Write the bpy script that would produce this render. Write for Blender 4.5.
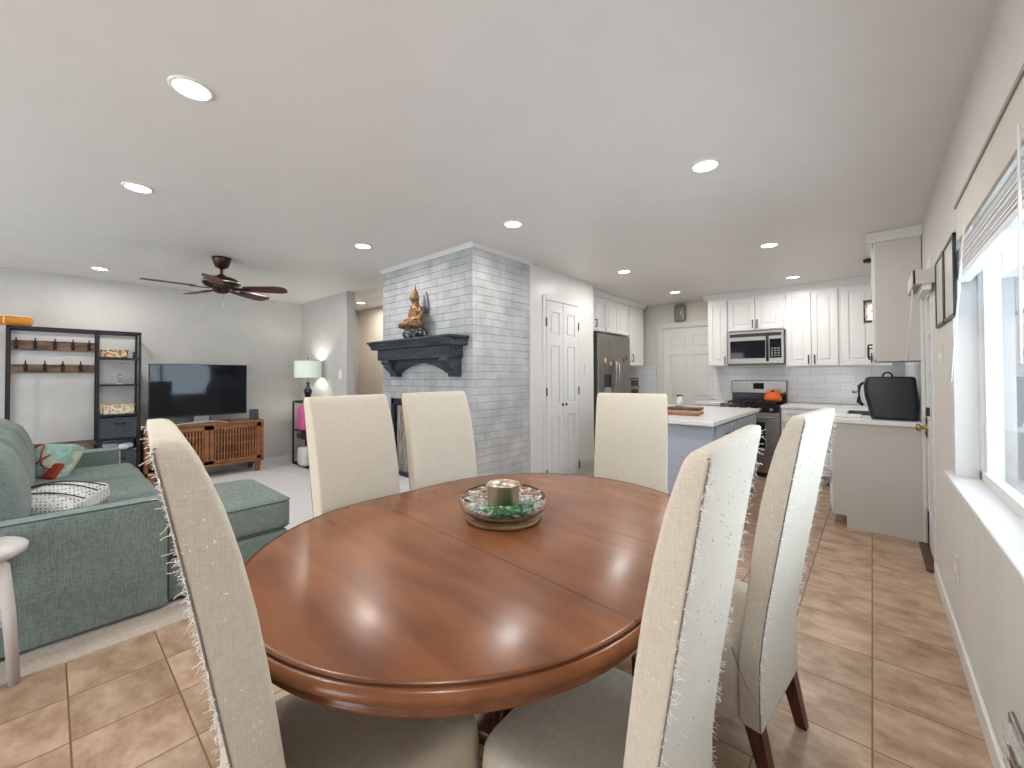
import bpy, math, random
from mathutils import Vector, Matrix
from math import sin, cos, pi, radians

# ------------------------------------------------------------------ scene, camera, light
for o in list(bpy.data.objects): bpy.data.objects.remove(o)
S = bpy.context.scene
COL = S.collection
S.view_settings.view_transform = 'Standard'
S.view_settings.look = 'None'
S.view_settings.gamma = 1.0
S.view_settings.use_curve_mapping = False
S.view_settings.exposure = 0.0

CAMZ = 1.30
FPX = 408.18
yaw, pit, rol = radians(41.39841), radians(.80668), radians(-.18834)
fw = Vector((-sin(yaw)*cos(pit), cos(yaw)*cos(pit), sin(pit)))
r0 = Vector((cos(yaw), sin(yaw), 0)); u0 = r0.cross(fw)
rr = r0*cos(rol)+u0*sin(rol); uu = -r0*sin(rol)+u0*cos(rol)
cd = bpy.data.cameras.new('camera'); cam = bpy.data.objects.new('camera', cd); COL.objects.link(cam)
m = Matrix((rr, uu, -fw)).transposed().to_4x4(); m.translation = Vector((0, 0, CAMZ))
cam.matrix_world = m
cd.sensor_width = 36; cd.lens = FPX/1024*36
cd.shift_y = -(384-369.73)/1024
cd.clip_start = .02
S.camera = cam

W = bpy.data.worlds.new('sky'); S.world = W; W.use_nodes = True
wb = W.node_tree.nodes['Background']
wb.inputs[0].default_value = (.80, .90, 1.0, 1); wb.inputs[1].default_value = 1.0

def area(name, loc, rot, sx, sy, power, color=(1, 1, 1), shape='RECTANGLE', spread=pi):
    l = bpy.data.lights.new(name, 'AREA'); l.shape = shape; l.size = sx; l.size_y = sy
    l.energy = power; l.color = color; l.spread = spread
    o = bpy.data.objects.new(name, l); COL.objects.link(o); o.location = loc; o.rotation_euler = rot
    return o
# daylight entering by the windows (the right wall window and two unseen ones behind the camera, the dining one lowered to let more light in)
area('window_daylight', (.62, 1.9, 1.45), (0, radians(90), 0), 1.2, 2.0, 62, (.70, .86, 1.0))
area('window_daylight', (-4.4, -3.15, 1.3), (radians(90), 0, 0), 2.4, 1.9, 75, (.90, .96, 1.0))
area('window_daylight', (-1.2, -3.15, 1.1), (radians(90), 0, 0), 1.8, 2.0, 85, (.92, .96, 1.0))
CAN_POWER = 8.5
CAN_EMIT = 14.0

# ------------------------------------------------------------------ materials
MATS = {}
def mat(name, color, rough=.5, metal=0, spec=.5, emit=None, estr=0, trans=0, ior=1.45, coat=0, sheen=0):
    m = bpy.data.materials.new(name); m.use_nodes = True
    b = m.node_tree.nodes['Principled BSDF']
    b.inputs['Base Color'].default_value = (*color, 1)
    b.inputs['Roughness'].default_value = rough
    b.inputs['Metallic'].default_value = metal
    b.inputs['Specular IOR Level'].default_value = spec
    b.inputs['Transmission Weight'].default_value = trans
    b.inputs['IOR'].default_value = ior
    b.inputs['Coat Weight'].default_value = coat
    b.inputs['Sheen Weight'].default_value = sheen
    if emit:
        b.inputs['Emission Color'].default_value = (*emit, 1); b.inputs['Emission Strength'].default_value = estr
    MATS[name] = m
    return m
def nodes(m): return m.node_tree, m.node_tree.nodes, m.node_tree.links, m.node_tree.nodes['Principled BSDF']
def noisy(name, c1, c2, scale=20, detail=6, rough=.6, bump=0, bscale=None, stretch=(1, 1, 1), ramp=(.35, .65), dist=0, **kw):
    m = mat(name, c1, rough, **kw)
    t, n, l, b = nodes(m)
    tc = n.new('ShaderNodeTexCoord'); mp = n.new('ShaderNodeMapping'); mp.inputs['Scale'].default_value = stretch
    l.new(tc.outputs['Object'], mp.inputs['Vector'])
    no = n.new('ShaderNodeTexNoise'); no.inputs['Scale'].default_value = scale; no.inputs['Detail'].default_value = detail
    no.inputs['Distortion'].default_value = dist
    l.new(mp.outputs[0], no.inputs['Vector'])
    cr = n.new('ShaderNodeValToRGB'); cr.color_ramp.elements[0].position = ramp[0]; cr.color_ramp.elements[1].position = ramp[1]
    cr.color_ramp.elements[0].color = (*c1, 1); cr.color_ramp.elements[1].color = (*c2, 1)
    l.new(no.outputs['Fac'], cr.inputs[0]); l.new(cr.outputs[0], b.inputs['Base Color'])
    if bump:
        bn = n.new('ShaderNodeTexNoise'); bn.inputs['Scale'].default_value = bscale or scale*4; bn.inputs['Detail'].default_value = 4
        l.new(mp.outputs[0], bn.inputs['Vector'])
        bp = n.new('ShaderNodeBump'); bp.inputs['Strength'].default_value = bump; bp.inputs['Distance'].default_value = .01
        l.new(bn.outputs['Fac'], bp.inputs['Height']); l.new(bp.outputs[0], b.inputs['Normal'])
    return m
def weave(name, c1, c2, scale=260, rough=.9, bump=.3, blotch=3.0):
    """woven upholstery: fine horizontal and vertical slubs"""
    m = mat(name, c1, rough, sheen=.15); t, n, l, b = nodes(m)
    tc = n.new('ShaderNodeTexCoord')
    outs = []
    for st in ((.12, .12, 1), (1, 1, .1)):
        mp = n.new('ShaderNodeMapping'); mp.inputs['Scale'].default_value = st; l.new(tc.outputs['Object'], mp.inputs[0])
        no = n.new('ShaderNodeTexNoise'); no.inputs['Scale'].default_value = scale; no.inputs['Detail'].default_value = 3
        l.new(mp.outputs[0], no.inputs['Vector']); outs.append(no.outputs['Fac'])
    bl = n.new('ShaderNodeTexNoise'); bl.inputs['Scale'].default_value = blotch; l.new(tc.outputs['Object'], bl.inputs['Vector'])
    a = n.new('ShaderNodeMath'); a.operation = 'ADD'; l.new(outs[0], a.inputs[0]); l.new(outs[1], a.inputs[1])
    a2 = n.new('ShaderNodeMath'); a2.operation = 'MULTIPLY_ADD'; a2.inputs[1].default_value = .35; l.new(bl.outputs['Fac'], a2.inputs[0]); l.new(a.outputs[0], a2.inputs[2])
    cr = n.new('ShaderNodeValToRGB'); cr.color_ramp.elements[0].position = .95; cr.color_ramp.elements[1].position = 1.4
    # ramp input is clamped to 0..1, so scale down
    sc = n.new('ShaderNodeMath'); sc.operation = 'MULTIPLY'; sc.inputs[1].default_value = .6; l.new(a2.outputs[0], sc.inputs[0])
    cr.color_ramp.elements[0].position = .56; cr.color_ramp.elements[1].position = .84
    cr.color_ramp.elements[0].color = (*c1, 1); cr.color_ramp.elements[1].color = (*c2, 1)
    l.new(sc.outputs[0], cr.inputs[0]); l.new(cr.outputs[0], b.inputs['Base Color'])
    bp = n.new('ShaderNodeBump'); bp.inputs['Strength'].default_value = bump; bp.inputs['Distance'].default_value = .004
    l.new(a.outputs[0], bp.inputs['Height']); l.new(bp.outputs[0], b.inputs['Normal'])
    return m

wall_white = noisy('wall_paint', (.63, .60, .565), (.66, .63, .59), 6, 3, rough=.6, bump=.04, bscale=180)
wall_grey = noisy('grey_wall_paint', (.52, .505, .485), (.55, .535, .515), 6, 3, rough=.6, bump=.04, bscale=180)
wall_beige = noisy('beige_wall_paint', (.66, .58, .48), (.69, .61, .51), 6, 3, rough=.6)
wall_cream = noisy('cream_wall_paint', (.64, .61, .545), (.67, .64, .575), 6, 3, rough=.6)
ceil_m = noisy('ceiling_paint', (.74, .72, .70), (.76, .74, .72), 5, 3, rough=.45, bump=.03, bscale=120)
trim_m = mat('white_trim_paint', (.68, .67, .65), .35)
cab_m = mat('white_cabinet_paint', (.77, .77, .76), .35)
door_m = mat('white_door_paint', (.70, .70, .695), .35)
black_metal = mat('black_metal', (.022, .022, .027), .45, .4)
bronze = mat('bronze_hardware', (.05, .04, .035), .4, .8)
steel = noisy('brushed_steel', (.27, .255, .24), (.35, .33, .31), 8, 4, rough=.36, metal=1.0, stretch=(1, 1, 30))
chrome = mat('chrome', (.8, .8, .8), .12, 1)
brass = mat('aged_brass', (.45, .30, .10), .3, 1)
black_gloss = mat('black_glass', (.008, .009, .014), .05, 0, .35)
black_plastic = mat('black_plastic', (.012, .014, .018), .35)
black_enamel = mat('black_enamel', (.01, .01, .012), .2)
white_plastic = mat('white_plastic', (.78, .78, .76), .4)
quartz = noisy('white_quartz', (.76, .75, .74), (.82, .81, .80), 5, 6, rough=.18)
island_m = mat('blue_grey_paint', (.42, .46, .53), .4)
carpet_m = noisy('pale_carpet', (.70, .69, .70), (.80, .79, .80), 60, 8, rough=.95, bump=.6, bscale=300)
carpet_edge_m = noisy('beige_carpet_edge', (.47, .40, .34), (.55, .48, .41), 60, 8, rough=.95, bump=.4, bscale=300)
chair_fab = weave('cream_linen', (.52, .455, .365), (.61, .545, .45), 420, .9, .10)
chair_thread = mat('cream_thread', (.82, .79, .74), .9)
chair_seam = mat('dark_seam', (.20, .17, .15), .9)
sofa_fab = weave('sage_green_weave', (.105, .148, .138), (.215, .265, .248), 300, .92, .2)
sofa_pipe = mat('pale_green_piping', (.50, .56, .52), .9)
sofa_dark = mat('dark_green_piping', (.05, .08, .075), .9)
maho = noisy('dark_mahogany', (.045, .012, .008), (.11, .03, .015), 12, 5, rough=.28, stretch=(4, 4, .6))
mantel_m = noisy('black_distressed_wood', (.012, .016, .022), (.05, .062, .08), 9, 8, rough=.5, bump=.2, stretch=(.5, 2, 3))
stand_wood = noisy('amber_wood', (.20, .075, .028), (.34, .14, .055), 10, 6, rough=.45, stretch=(3, .5, 1))
rustic = noisy('rustic_brown_board', (.06, .032, .022), (.20, .115, .075), 8, 8, rough=.7, stretch=(3, .8, 3))
board_wood = noisy('walnut_board', (.22, .10, .05), (.36, .19, .10), 10, 5, rough=.5, stretch=(1, 4, 1))
board_dark = noisy('dark_walnut_board', (.09, .035, .025), (.17, .07, .045), 10, 5, rough=.5, stretch=(1, 4, 1))
fan_blade_m = noisy('cherry_blade', (.07, .018, .016), (.13, .035, .03), 8, 5, rough=.35)
fan_metal = mat('oil_rubbed_bronze', (.06, .035, .025), .35, .8)
end_panel_m = mat('greige_end_panel', (.57, .535, .495), .45)
plate_m = mat('beige_wall_plate', (.62, .58, .53), .45)
stool_m = noisy('whitewashed_wood', (.52, .50, .48), (.66, .64, .62), 10, 6, rough=.5, stretch=(1, 1, .3))
basket_m = noisy('woven_tan', (.22, .12, .06), (.66, .50, .34), 60, 2, rough=.8, bump=.8, bscale=60, ramp=(.45, .55))
basket_pale = noisy('woven_pale', (.34, .24, .16), (.80, .68, .52), 60, 2, rough=.8, bump=.8, bscale=60, ramp=(.4, .5))
bin_m = noisy('charcoal_fabric', (.045, .055, .065), (.075, .085, .095), 60, 4, rough=.9)
amber_glass = mat('amber_glass', (.80, .33, .04), .12, trans=.5)
orange_enamel = mat('orange_enamel', (.78, .13, .015), .15, coat=.5)
shade_m = mat('lamp_shade', (.72, .79, .70), .8, emit=(.78, .88, .76), estr=.16)
glass_m = mat('clear_glass', (1, 1, 1), .0, trans=1, ior=1.45)
bowl_glass = mat('bowl_glass', (1, 1, 1), .0, trans=1, ior=1.25)
cup_metal = mat('champagne_metal', (.52, .42, .32), .33, 1)
green_deco = noisy('green_petals', (.02, .14, .04), (.10, .34, .12), 60, 4, rough=.5)
white_deco = noisy('white_petals', (.62, .64, .58), (.85, .86, .80), 60, 4, rough=.6)
coaster_m = noisy('tan_wood_disc', (.17, .08, .036), (.26, .135, .062), 14, 4, rough=.4)
gold_statue = noisy('antique_gold', (.07, .035, .016), (.36, .21, .085), 40, 6, rough=.45, metal=.5, bump=.3, bscale=90)
dark_lotus = noisy('dark_lotus', (.012, .012, .014), (.30, .30, .30), 55, 3, rough=.5, ramp=(.5, .62))
pink_m = mat('pink_plastic', (.72, .13, .36), .5)
frame_m = mat('black_frame', (.015, .013, .012), .35)
art_m = noisy('pale_print', (.45, .44, .42), (.62, .60, .57), 4, 3, rough=.3)
mesh_m = noisy('fireplace_mesh', (.10, .085, .07), (.42, .38, .33), 40, 2, rough=.6, metal=.4, stretch=(4, 4, .15))
grille_m = mat('grey_translucent_box', (.22, .21, .20), .3)
pink_glow = mat('warm_lamp_glass', (.9, .7, .6), .3, emit=(1.0, .62, .5), estr=1.6)
threshold_m = mat('bronze_threshold', (.12, .06, .03), .4, .4)
patio_m = noisy('pale_patio', (.58, .62, .62), (.68, .72, .72), 3, 5, rough=.8)
fence_m = noisy('pale_fence', (.62, .68, .70), (.70, .75, .77), 3, 5, rough=.8, stretch=(1, 6, 1))
blind_m = mat('white_blind', (.78, .79, .79), .5)
valance_m = mat('valance_cream', (.60, .55, .50), .5)
light_emit = mat('light_lens', (1, 1, 1), .5, emit=(1.0, .97, .92), estr=CAN_EMIT)

def floor_tile_mat():
    m = mat('beige_floor_tile', (.5, .35, .22), .35); t, n, l, b = nodes(m)
    T = .3059
    tc = n.new('ShaderNodeTexCoord'); sep = n.new('ShaderNodeSeparateXYZ'); l.new(tc.outputs['Object'], sep.inputs[0])
    def mth(op, a, bb=None, c=None):
        k = n.new('ShaderNodeMath'); k.operation = op
        for i, v in enumerate((a, bb, c)):
            if v is None: continue
            if isinstance(v, (int, float)): k.inputs[i].default_value = v
            else: l.new(v, k.inputs[i])
        return k.outputs[0]
    fr = []; ids = []
    for ax, off in (('X', -.0138), ('Y', .0618)):
        u = mth('MULTIPLY', mth('SUBTRACT', sep.outputs[ax], off), 1/T)
        ids.append(mth('FLOOR', u)); f = mth('FRACT', u)
        fr.append(mth('MINIMUM', f, mth('SUBTRACT', 1.0, f)))
    d = mth('MINIMUM', fr[0], fr[1])
    grout = n.new('ShaderNodeMapRange'); grout.inputs[1].default_value = .0065; grout.inputs[2].default_value = .012; l.new(d, grout.inputs[0])
    cb = n.new('ShaderNodeCombineXYZ'); l.new(ids[0], cb.inputs[0]); l.new(ids[1], cb.inputs[1])
    wn = n.new('ShaderNodeTexWhiteNoise'); l.new(cb.outputs[0], wn.inputs['Vector'])
    addv = n.new('ShaderNodeVectorMath'); addv.operation = 'MULTIPLY_ADD'; addv.inputs[1].default_value = (7, 7, 7)
    l.new(wn.outputs['Color'], addv.inputs[0]); l.new(tc.outputs['Object'], addv.inputs[2])
    mp = n.new('ShaderNodeMapping'); mp.inputs['Scale'].default_value = (1.1, 1.6, 1); l.new(addv.outputs[0], mp.inputs[0])
    no = n.new('ShaderNodeTexNoise'); no.inputs['Scale'].default_value = 6; no.inputs['Detail'].default_value = 9; no.inputs['Roughness'].default_value = .65
    l.new(mp.outputs[0], no.inputs['Vector'])
    cr = n.new('ShaderNodeValToRGB'); e = cr.color_ramp.elements
    e[0].position = .34; e[0].color = (.29, .18, .11, 1); e[1].position = .66; e[1].color = (.53, .385, .27, 1)
    l.new(no.outputs['Fac'], cr.inputs[0])
    hv = n.new('ShaderNodeMixRGB'); hv.blend_type = 'MULTIPLY'; hv.inputs[0].default_value = 1
    vr = n.new('ShaderNodeMapRange'); vr.inputs[3].default_value = .90; vr.inputs[4].default_value = 1.06; l.new(wn.outputs['Value'], vr.inputs[0])
    l.new(cr.outputs[0], hv.inputs[1]); l.new(vr.outputs[0], hv.inputs[2])
    mx = n.new('ShaderNodeMixRGB'); mx.inputs[1].default_value = (.16, .09, .05, 1)
    l.new(grout.outputs[0], mx.inputs[0]); l.new(hv.outputs[0], mx.inputs[2]); l.new(mx.outputs[0], b.inputs['Base Color'])
    bp = n.new('ShaderNodeBump'); bp.inputs['Strength'].default_value = .3; bp.inputs['Distance'].default_value = .001
    l.new(grout.outputs[0], bp.inputs['Height']); l.new(bp.outputs[0], b.inputs['Normal'])
    return m
tile_m = floor_tile_mat()

def brick_mat(name, axis, c1, c2, mortar, bw, bh, ms, rough=.6, bump=.6, noise=True, dist=.006):
    """bricks on a vertical plane: axis = the horizontal object axis"""
    m = mat(name, c1, rough); t, n, l, b = nodes(m)
    tc = n.new('ShaderNodeTexCoord'); sep = n.new('ShaderNodeSeparateXYZ'); cb = n.new('ShaderNodeCombineXYZ')
    l.new(tc.outputs['Object'], sep.inputs[0]); l.new(sep.outputs[axis], cb.inputs[0]); l.new(sep.outputs['Z'], cb.inputs[1])
    vec = cb.outputs[0]
    if noise:
        nn = n.new('ShaderNodeTexNoise'); nn.inputs['Scale'].default_value = 6; l.new(tc.outputs['Object'], nn.inputs['Vector'])
        ma = n.new('ShaderNodeVectorMath'); ma.operation = 'MULTIPLY_ADD'; ma.inputs[1].default_value = (.02, .014, 0)
        l.new(nn.outputs['Color'], ma.inputs[0]); l.new(vec, ma.inputs[2]); vec = ma.outputs[0]
    br = n.new('ShaderNodeTexBrick'); br.inputs['Scale'].default_value = 1
    br.inputs['Brick Width'].default_value = bw; br.inputs['Row Height'].default_value = bh; br.inputs['Mortar Size'].default_value = ms
    br.inputs['Mortar Smooth'].default_value = .4 if noise else .1; br.inputs['Bias'].default_value = 0
    br.inputs['Color1'].default_value = (*c1, 1); br.inputs['Color2'].default_value = (*c2, 1); br.inputs['Mortar'].default_value = (*mortar, 1)
    l.new(vec, br.inputs['Vector'])
    out = br.outputs['Color']
    if noise:
        n2 = n.new('ShaderNodeTexNoise'); n2.inputs['Scale'].default_value = 5; n2.inputs['Detail'].default_value = 7; l.new(tc.outputs['Object'], n2.inputs['Vector'])
        mr = n.new('ShaderNodeMapRange'); mr.inputs[1].default_value = .3; mr.inputs[2].default_value = .7; mr.inputs[3].default_value = .74; mr.inputs[4].default_value = 1.06
        l.new(n2.outputs['Fac'], mr.inputs[0])
        mx = n.new('ShaderNodeMixRGB'); mx.blend_type = 'MULTIPLY'; mx.inputs[0].default_value = 1; l.new(out, mx.inputs[1]); l.new(mr.outputs[0], mx.inputs[2]); out = mx.outputs[0]
    l.new(out, b.inputs['Base Color'])
    inv = n.new('ShaderNodeMath'); inv.operation = 'SUBTRACT'; inv.inputs[0].default_value = 1; l.new(br.outputs['Fac'], inv.inputs[1])
    bp = n.new('ShaderNodeBump'); bp.inputs['Strength'].default_value = bump; bp.inputs['Distance'].default_value = dist
    l.new(inv.outputs[0], bp.inputs['Height']); l.new(bp.outputs[0], b.inputs['Normal'])
    return m
brick_x = brick_mat('painted_brick_front', 'X', (.40, .42, .435), (.47, .485, .50), (.30, .32, .335), .195, .067, .003, bump=.8, dist=.008)  # same brick as the side, toned darker: shade put into the colour
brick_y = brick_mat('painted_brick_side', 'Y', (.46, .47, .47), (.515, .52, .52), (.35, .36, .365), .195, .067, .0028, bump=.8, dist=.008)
subway_x = brick_mat('white_subway_tile', 'X', (.70, .71, .73), (.74, .75, .77), (.52, .53, .55), .30, .10, .003, rough=.15, bump=.3, noise=False, dist=.002)
subway_y = brick_mat('white_subway_tile_side', 'Y', (.70, .71, .73), (.74, .75, .77), (.52, .53, .55), .30, .10, .003, rough=.15, bump=.3, noise=False, dist=.002)

def table_mat():
    m = mat('polished_cherry_table', (.3, .1, .03), .27, spec=.35, coat=.12); t, n, l, b = nodes(m)
    b.inputs['Coat Roughness'].default_value = .16
    tc = n.new('ShaderNodeTexCoord'); mp = n.new('ShaderNodeMapping'); mp.inputs['Scale'].default_value = (1.2, 7, 1)
    l.new(tc.outputs['Object'], mp.inputs[0])
    no = n.new('ShaderNodeTexNoise'); no.inputs['Scale'].default_value = 2.2; no.inputs['Detail'].default_value = 4; no.inputs['Distortion'].default_value = .3
    l.new(mp.outputs[0], no.inputs['Vector'])
    n2 = n.new('ShaderNodeTexNoise'); n2.inputs['Scale'].default_value = 2.5; n2.inputs['Detail'].default_value = 3; l.new(tc.outputs['Object'], n2.inputs['Vector'])
    a = n.new('ShaderNodeMath'); a.operation = 'MULTIPLY_ADD'; a.inputs[1].default_value = .7; l.new(n2.outputs['Fac'], a.inputs[0])
    s = n.new('ShaderNodeMath'); s.operation = 'MULTIPLY'; s.inputs[1].default_value = .5; l.new(no.outputs['Fac'], s.inputs[0]); l.new(s.outputs[0], a.inputs[2])
    cr = n.new('ShaderNodeValToRGB'); e = cr.color_ramp.elements
    e[0].position = .42; e[0].color = (.135, .044, .016, 1); e[1].position = .80; e[1].color = (.285, .105, .038, 1)
    l.new(a.outputs[0], cr.inputs[0]); l.new(cr.outputs[0], b.inputs['Base Color'])
    bn = n.new('ShaderNodeTexNoise'); bn.inputs['Scale'].default_value = 90; l.new(mp.outputs[0], bn.inputs['Vector'])
    bp = n.new('ShaderNodeBump'); bp.inputs['Strength'].default_value = .04; bp.inputs['Distance'].default_value = .002
    l.new(bn.outputs['Fac'], bp.inputs['Height']); l.new(bp.outputs[0], b.inputs['Normal'])
    return m
table_m = table_mat()
table_line = mat('table_seam_dark', (.07, .02, .01), .3)

def pillow_mat(name, cols, scale, kind):
    m = mat(name, cols[0], .9); t, n, l, b = nodes(m)
    tc = n.new('ShaderNodeTexCoord')
    if kind == 'floral':
        v = n.new('ShaderNodeTexVoronoi'); v.inputs['Scale'].default_value = scale
        no = n.new('ShaderNodeTexNoise'); no.inputs['Scale'].default_value = 9
        ma = n.new('ShaderNodeVectorMath'); ma.operation = 'MULTIPLY_ADD'; ma.inputs[1].default_value = (.12, .12, .12)
        l.new(tc.outputs['Object'], no.inputs['Vector']); l.new(no.outputs['Color'], ma.inputs[0]); l.new(tc.outputs['Object'], ma.inputs[2])
        l.new(ma.outputs[0], v.inputs['Vector'])
        cr = n.new('ShaderNodeValToRGB'); cr.color_ramp.interpolation = 'CONSTANT'; e = cr.color_ramp.elements
        e[0].position = 0; e[0].color = (*cols[0], 1); e[1].position = .35; e[1].color = (*cols[1], 1)
        for p, c in ((.6, cols[2]), (.8, cols[3])):
            x = e.new(p); x.color = (*c, 1)
        sp = n.new('ShaderNodeSeparateColor'); l.new(v.outputs['Color'], sp.inputs[0]); l.new(sp.outputs[0], cr.inputs[0])
        l.new(cr.outputs[0], b.inputs['Base Color'])
    else:
        mp = n.new('ShaderNodeMapping'); l.new(tc.outputs['Object'], mp.inputs[0])
        v = n.new('ShaderNodeTexVoronoi'); v.inputs['Scale'].default_value = scale; v.inputs['Randomness'].default_value = .15
        l.new(mp.outputs[0], v.inputs['Vector'])
        cr = n.new('ShaderNodeValToRGB'); cr.color_ramp.interpolation = 'CONSTANT'; e = cr.color_ramp.elements
        e[0].position = 0; e[0].color = (*cols[1], 1); e[1].position = .30; e[1].color = (*cols[0], 1)
        l.new(v.outputs['Distance'], cr.inputs[0]); l.new(cr.outputs[0], b.inputs['Base Color'])
    return m
pillow_floral = pillow_mat('floral_cushion_fabric', [(.36, .58, .52), (.62, .64, .52), (.50, .60, .50), (.30, .48, .42)], 13, 'floral')
pillow_dots = pillow_mat('dotted_cushion_fabric', [(.74, .74, .72), (.10, .11, .13)], 60, 'dots')
pillow_line = mat('navy_thread', (.03, .035, .06), .9)
pillow_red = mat('rust_red_thread', (.40, .05, .03), .9)

# ------------------------------------------------------------------ mesh builder
ORG = {}
class MB:
    def __init__(s): s.v = []; s.f = []; s.sm = []
    def add(s, vs, fs, smooth=False, M=None):
        k = len(s.v)
        s.v += [(M @ Vector(v)) if M is not None else Vector(v) for v in vs]
        s.f += [tuple(i+k for i in f) for f in fs]; s.sm += [smooth]*len(fs)
        return s
    def box(s, x0, x1, y0, y1, z0, z1, M=None):
        x0, x1 = min(x0, x1), max(x0, x1); y0, y1 = min(y0, y1), max(y0, y1); z0, z1 = min(z0, z1), max(z0, z1)
        v = [(x, y, z) for z in (z0, z1) for y in (y0, y1) for x in (x0, x1)]
        return s.add(v, [(0, 2, 3, 1), (4, 5, 7, 6), (0, 1, 5, 4), (2, 6, 7, 3), (0, 4, 6, 2), (1, 3, 7, 5)], False, M)
    def frustum(s, c0, h0, c1, h1):
        """4-sided post from rectangle (center c0, half sizes h0) to (c1, h1)"""
        v = []
        for c, h in ((c0, h0), (c1, h1)):
            v += [(c[0]-h[0], c[1]-h[1], c[2]), (c[0]+h[0], c[1]-h[1], c[2]), (c[0]+h[0], c[1]+h[1], c[2]), (c[0]-h[0], c[1]+h[1], c[2])]
        return s.add(v, [(0, 3, 2, 1), (4, 5, 6, 7), (0, 1, 5, 4), (1, 2, 6, 5), (2, 3, 7, 6), (3, 0, 4, 7)])
    def lathe(s, prof, c=(0, 0, 0), n=24, M=None, cap=True):
        v = []; f = []
        for r, z in prof:
            for i in range(n):
                a = 2*pi*i/n; v.append((c[0]+r*cos(a), c[1]+r*sin(a), c[2]+z))
        for j in range(len(prof)-1):
            for i in range(n):
                k = (i+1) % n; f.append((j*n+i, j*n+k, (j+1)*n+k, (j+1)*n+i))
        if cap:
            if prof[0][0] > 1e-5: f.append(tuple(range(n-1, -1, -1)))
            if prof[-1][0] > 1e-5: f.append(tuple((len(prof)-1)*n+i for i in range(n)))
        return s.add(v, f, True, M)
    def tube(s, pts, r, n=6, closed=False, rads=None):
        pts = [Vector(p) for p in pts]; N = len(pts); v = []; f = []
        up = Vector((0, 0, 1))
        for i, p in enumerate(pts):
            if closed: d = pts[(i+1) % N]-pts[i-1]
            else: d = pts[min(i+1, N-1)]-pts[max(i-1, 0)]
            if d.length < 1e-9: d = Vector((0, 0, 1))
            d.normalize()
            a = d.cross(up)
            if a.length < .05: a = d.cross(Vector((1, 0, 0)))
            a.normalize(); b = d.cross(a); up = b.cross(d) if False else up
            R = rads[i] if rads else r
            for k in range(n):
                t = 2*pi*k/n+.3; v.append(p+a*(R*cos(t))+b*(R*sin(t)))
        for i in range(N if closed else N-1):
            for k in range(n):
                j = (i+1) % N; f.append((i*n+k, i*n+(k+1) % n, j*n+(k+1) % n, j*n+k))
        if not closed:
            f.append(tuple(range(n))[::-1]); f.append(tuple((N-1)*n+k for k in range(n)))
        return s.add(v, f, True)
    def prism(s, poly, axis, a, b, smooth=False, M=None):
        """poly in the plane normal to axis; axis 'x': (y,z), 'y': (x,z), 'z': (x,y)"""
        def P(p, t): return {'x': (t, p[0], p[1]), 'y': (p[0], t, p[1]), 'z': (p[0], p[1], t)}[axis]
        n = len(poly); v = [P(p, a) for p in poly]+[P(p, b) for p in poly]
        f = [tuple(range(n))[::-1], tuple(range(n, 2*n))]+[(i, (i+1) % n, n+(i+1) % n, n+i) for i in range(n)]
        return s.add(v, f, smooth, M)
    def loft(s, rings, smooth=True, caps=True, M=None):
        n = len(rings[0]); v = [p for r in rings for p in r]; f = []
        for j in range(len(rings)-1):
            for i in range(n):
                k = (i+1) % n; f.append((j*n+i, j*n+k, (j+1)*n+k, (j+1)*n+i))
        if caps: f.append(tuple(range(n-1, -1, -1))); f.append(tuple((len(rings)-1)*n+i for i in range(n)))
        return s.add(v, f, smooth, M)
    def soft(s, c, size, r=.03, puff=(0, 0, 0), n=12, M=None, pinch=0, wob=0, seed=0):
        """rounded, puffed box"""
        hx, hy, hz = [d/2 for d in size]; rnd = random.Random(seed)
        ph = [rnd.uniform(0, 6) for _ in range(6)]
        key = {}; v = []; f = []
        ts = [sin(pi/2*(2*i/n-1)) for i in range(n+1)]
        def put(p):
            k = tuple(round(q, 5) for q in p)
            if k in key: return key[k]
            x, y, z = p; rr_ = [min(r, h*.999) for h in (hx, hy, hz)]
            q = Vector((x*hx, y*hy, z*hz))
            inner = Vector((max(-hx+rr_[0], min(hx-rr_[0], q.x)), max(-hy+rr_[1], min(hy-rr_[1], q.y)), max(-hz+rr_[2], min(hz-rr_[2], q.z))))
            d = q-inner
            if d.length > 1e-9:
                dn = Vector((d.x/rr_[0], d.y/rr_[1], d.z/rr_[2])).normalized()
                mask = Vector((rr_[0]*dn.x, rr_[1]*dn.y, rr_[2]*dn.z)); q = inner+mask
            u = [1-x*x, 1-y*y, 1-z*z]
            q.x += puff[0]*x*u[1]*u[2]; q.y += puff[1]*y*u[0]*u[2]; q.z += puff[2]*z*u[0]*u[1]
            if pinch:
                q.x *= 1-pinch*(1-y*y)*0.5; q.y *= 1-pinch*(1-x*x)*.5
            if wob:
                q += Vector((sin(7*q.y/hy+ph[0]), sin(6*q.x/hx+ph[1]), sin(5*q.x/hx+4*q.y/hy+ph[2])))*wob
            v.append(q+Vector(c)); key[k] = len(v)-1
            return key[k]
        for ax in range(3):
            for sg in (-1, 1):
                for i in range(n):
                    for j in range(n):
                        quad = []
                        for a, b in ((i, j), (i+1, j), (i+1, j+1), (i, j+1)):
                            p = [0, 0, 0]; p[ax] = sg; p[(ax+1) % 3] = ts[a]; p[(ax+2) % 3] = ts[b]; quad.append(put(p))
                        f.append(tuple(quad) if sg > 0 else tuple(quad[::-1]))
        return s.add(v, f, True, M)
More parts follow.
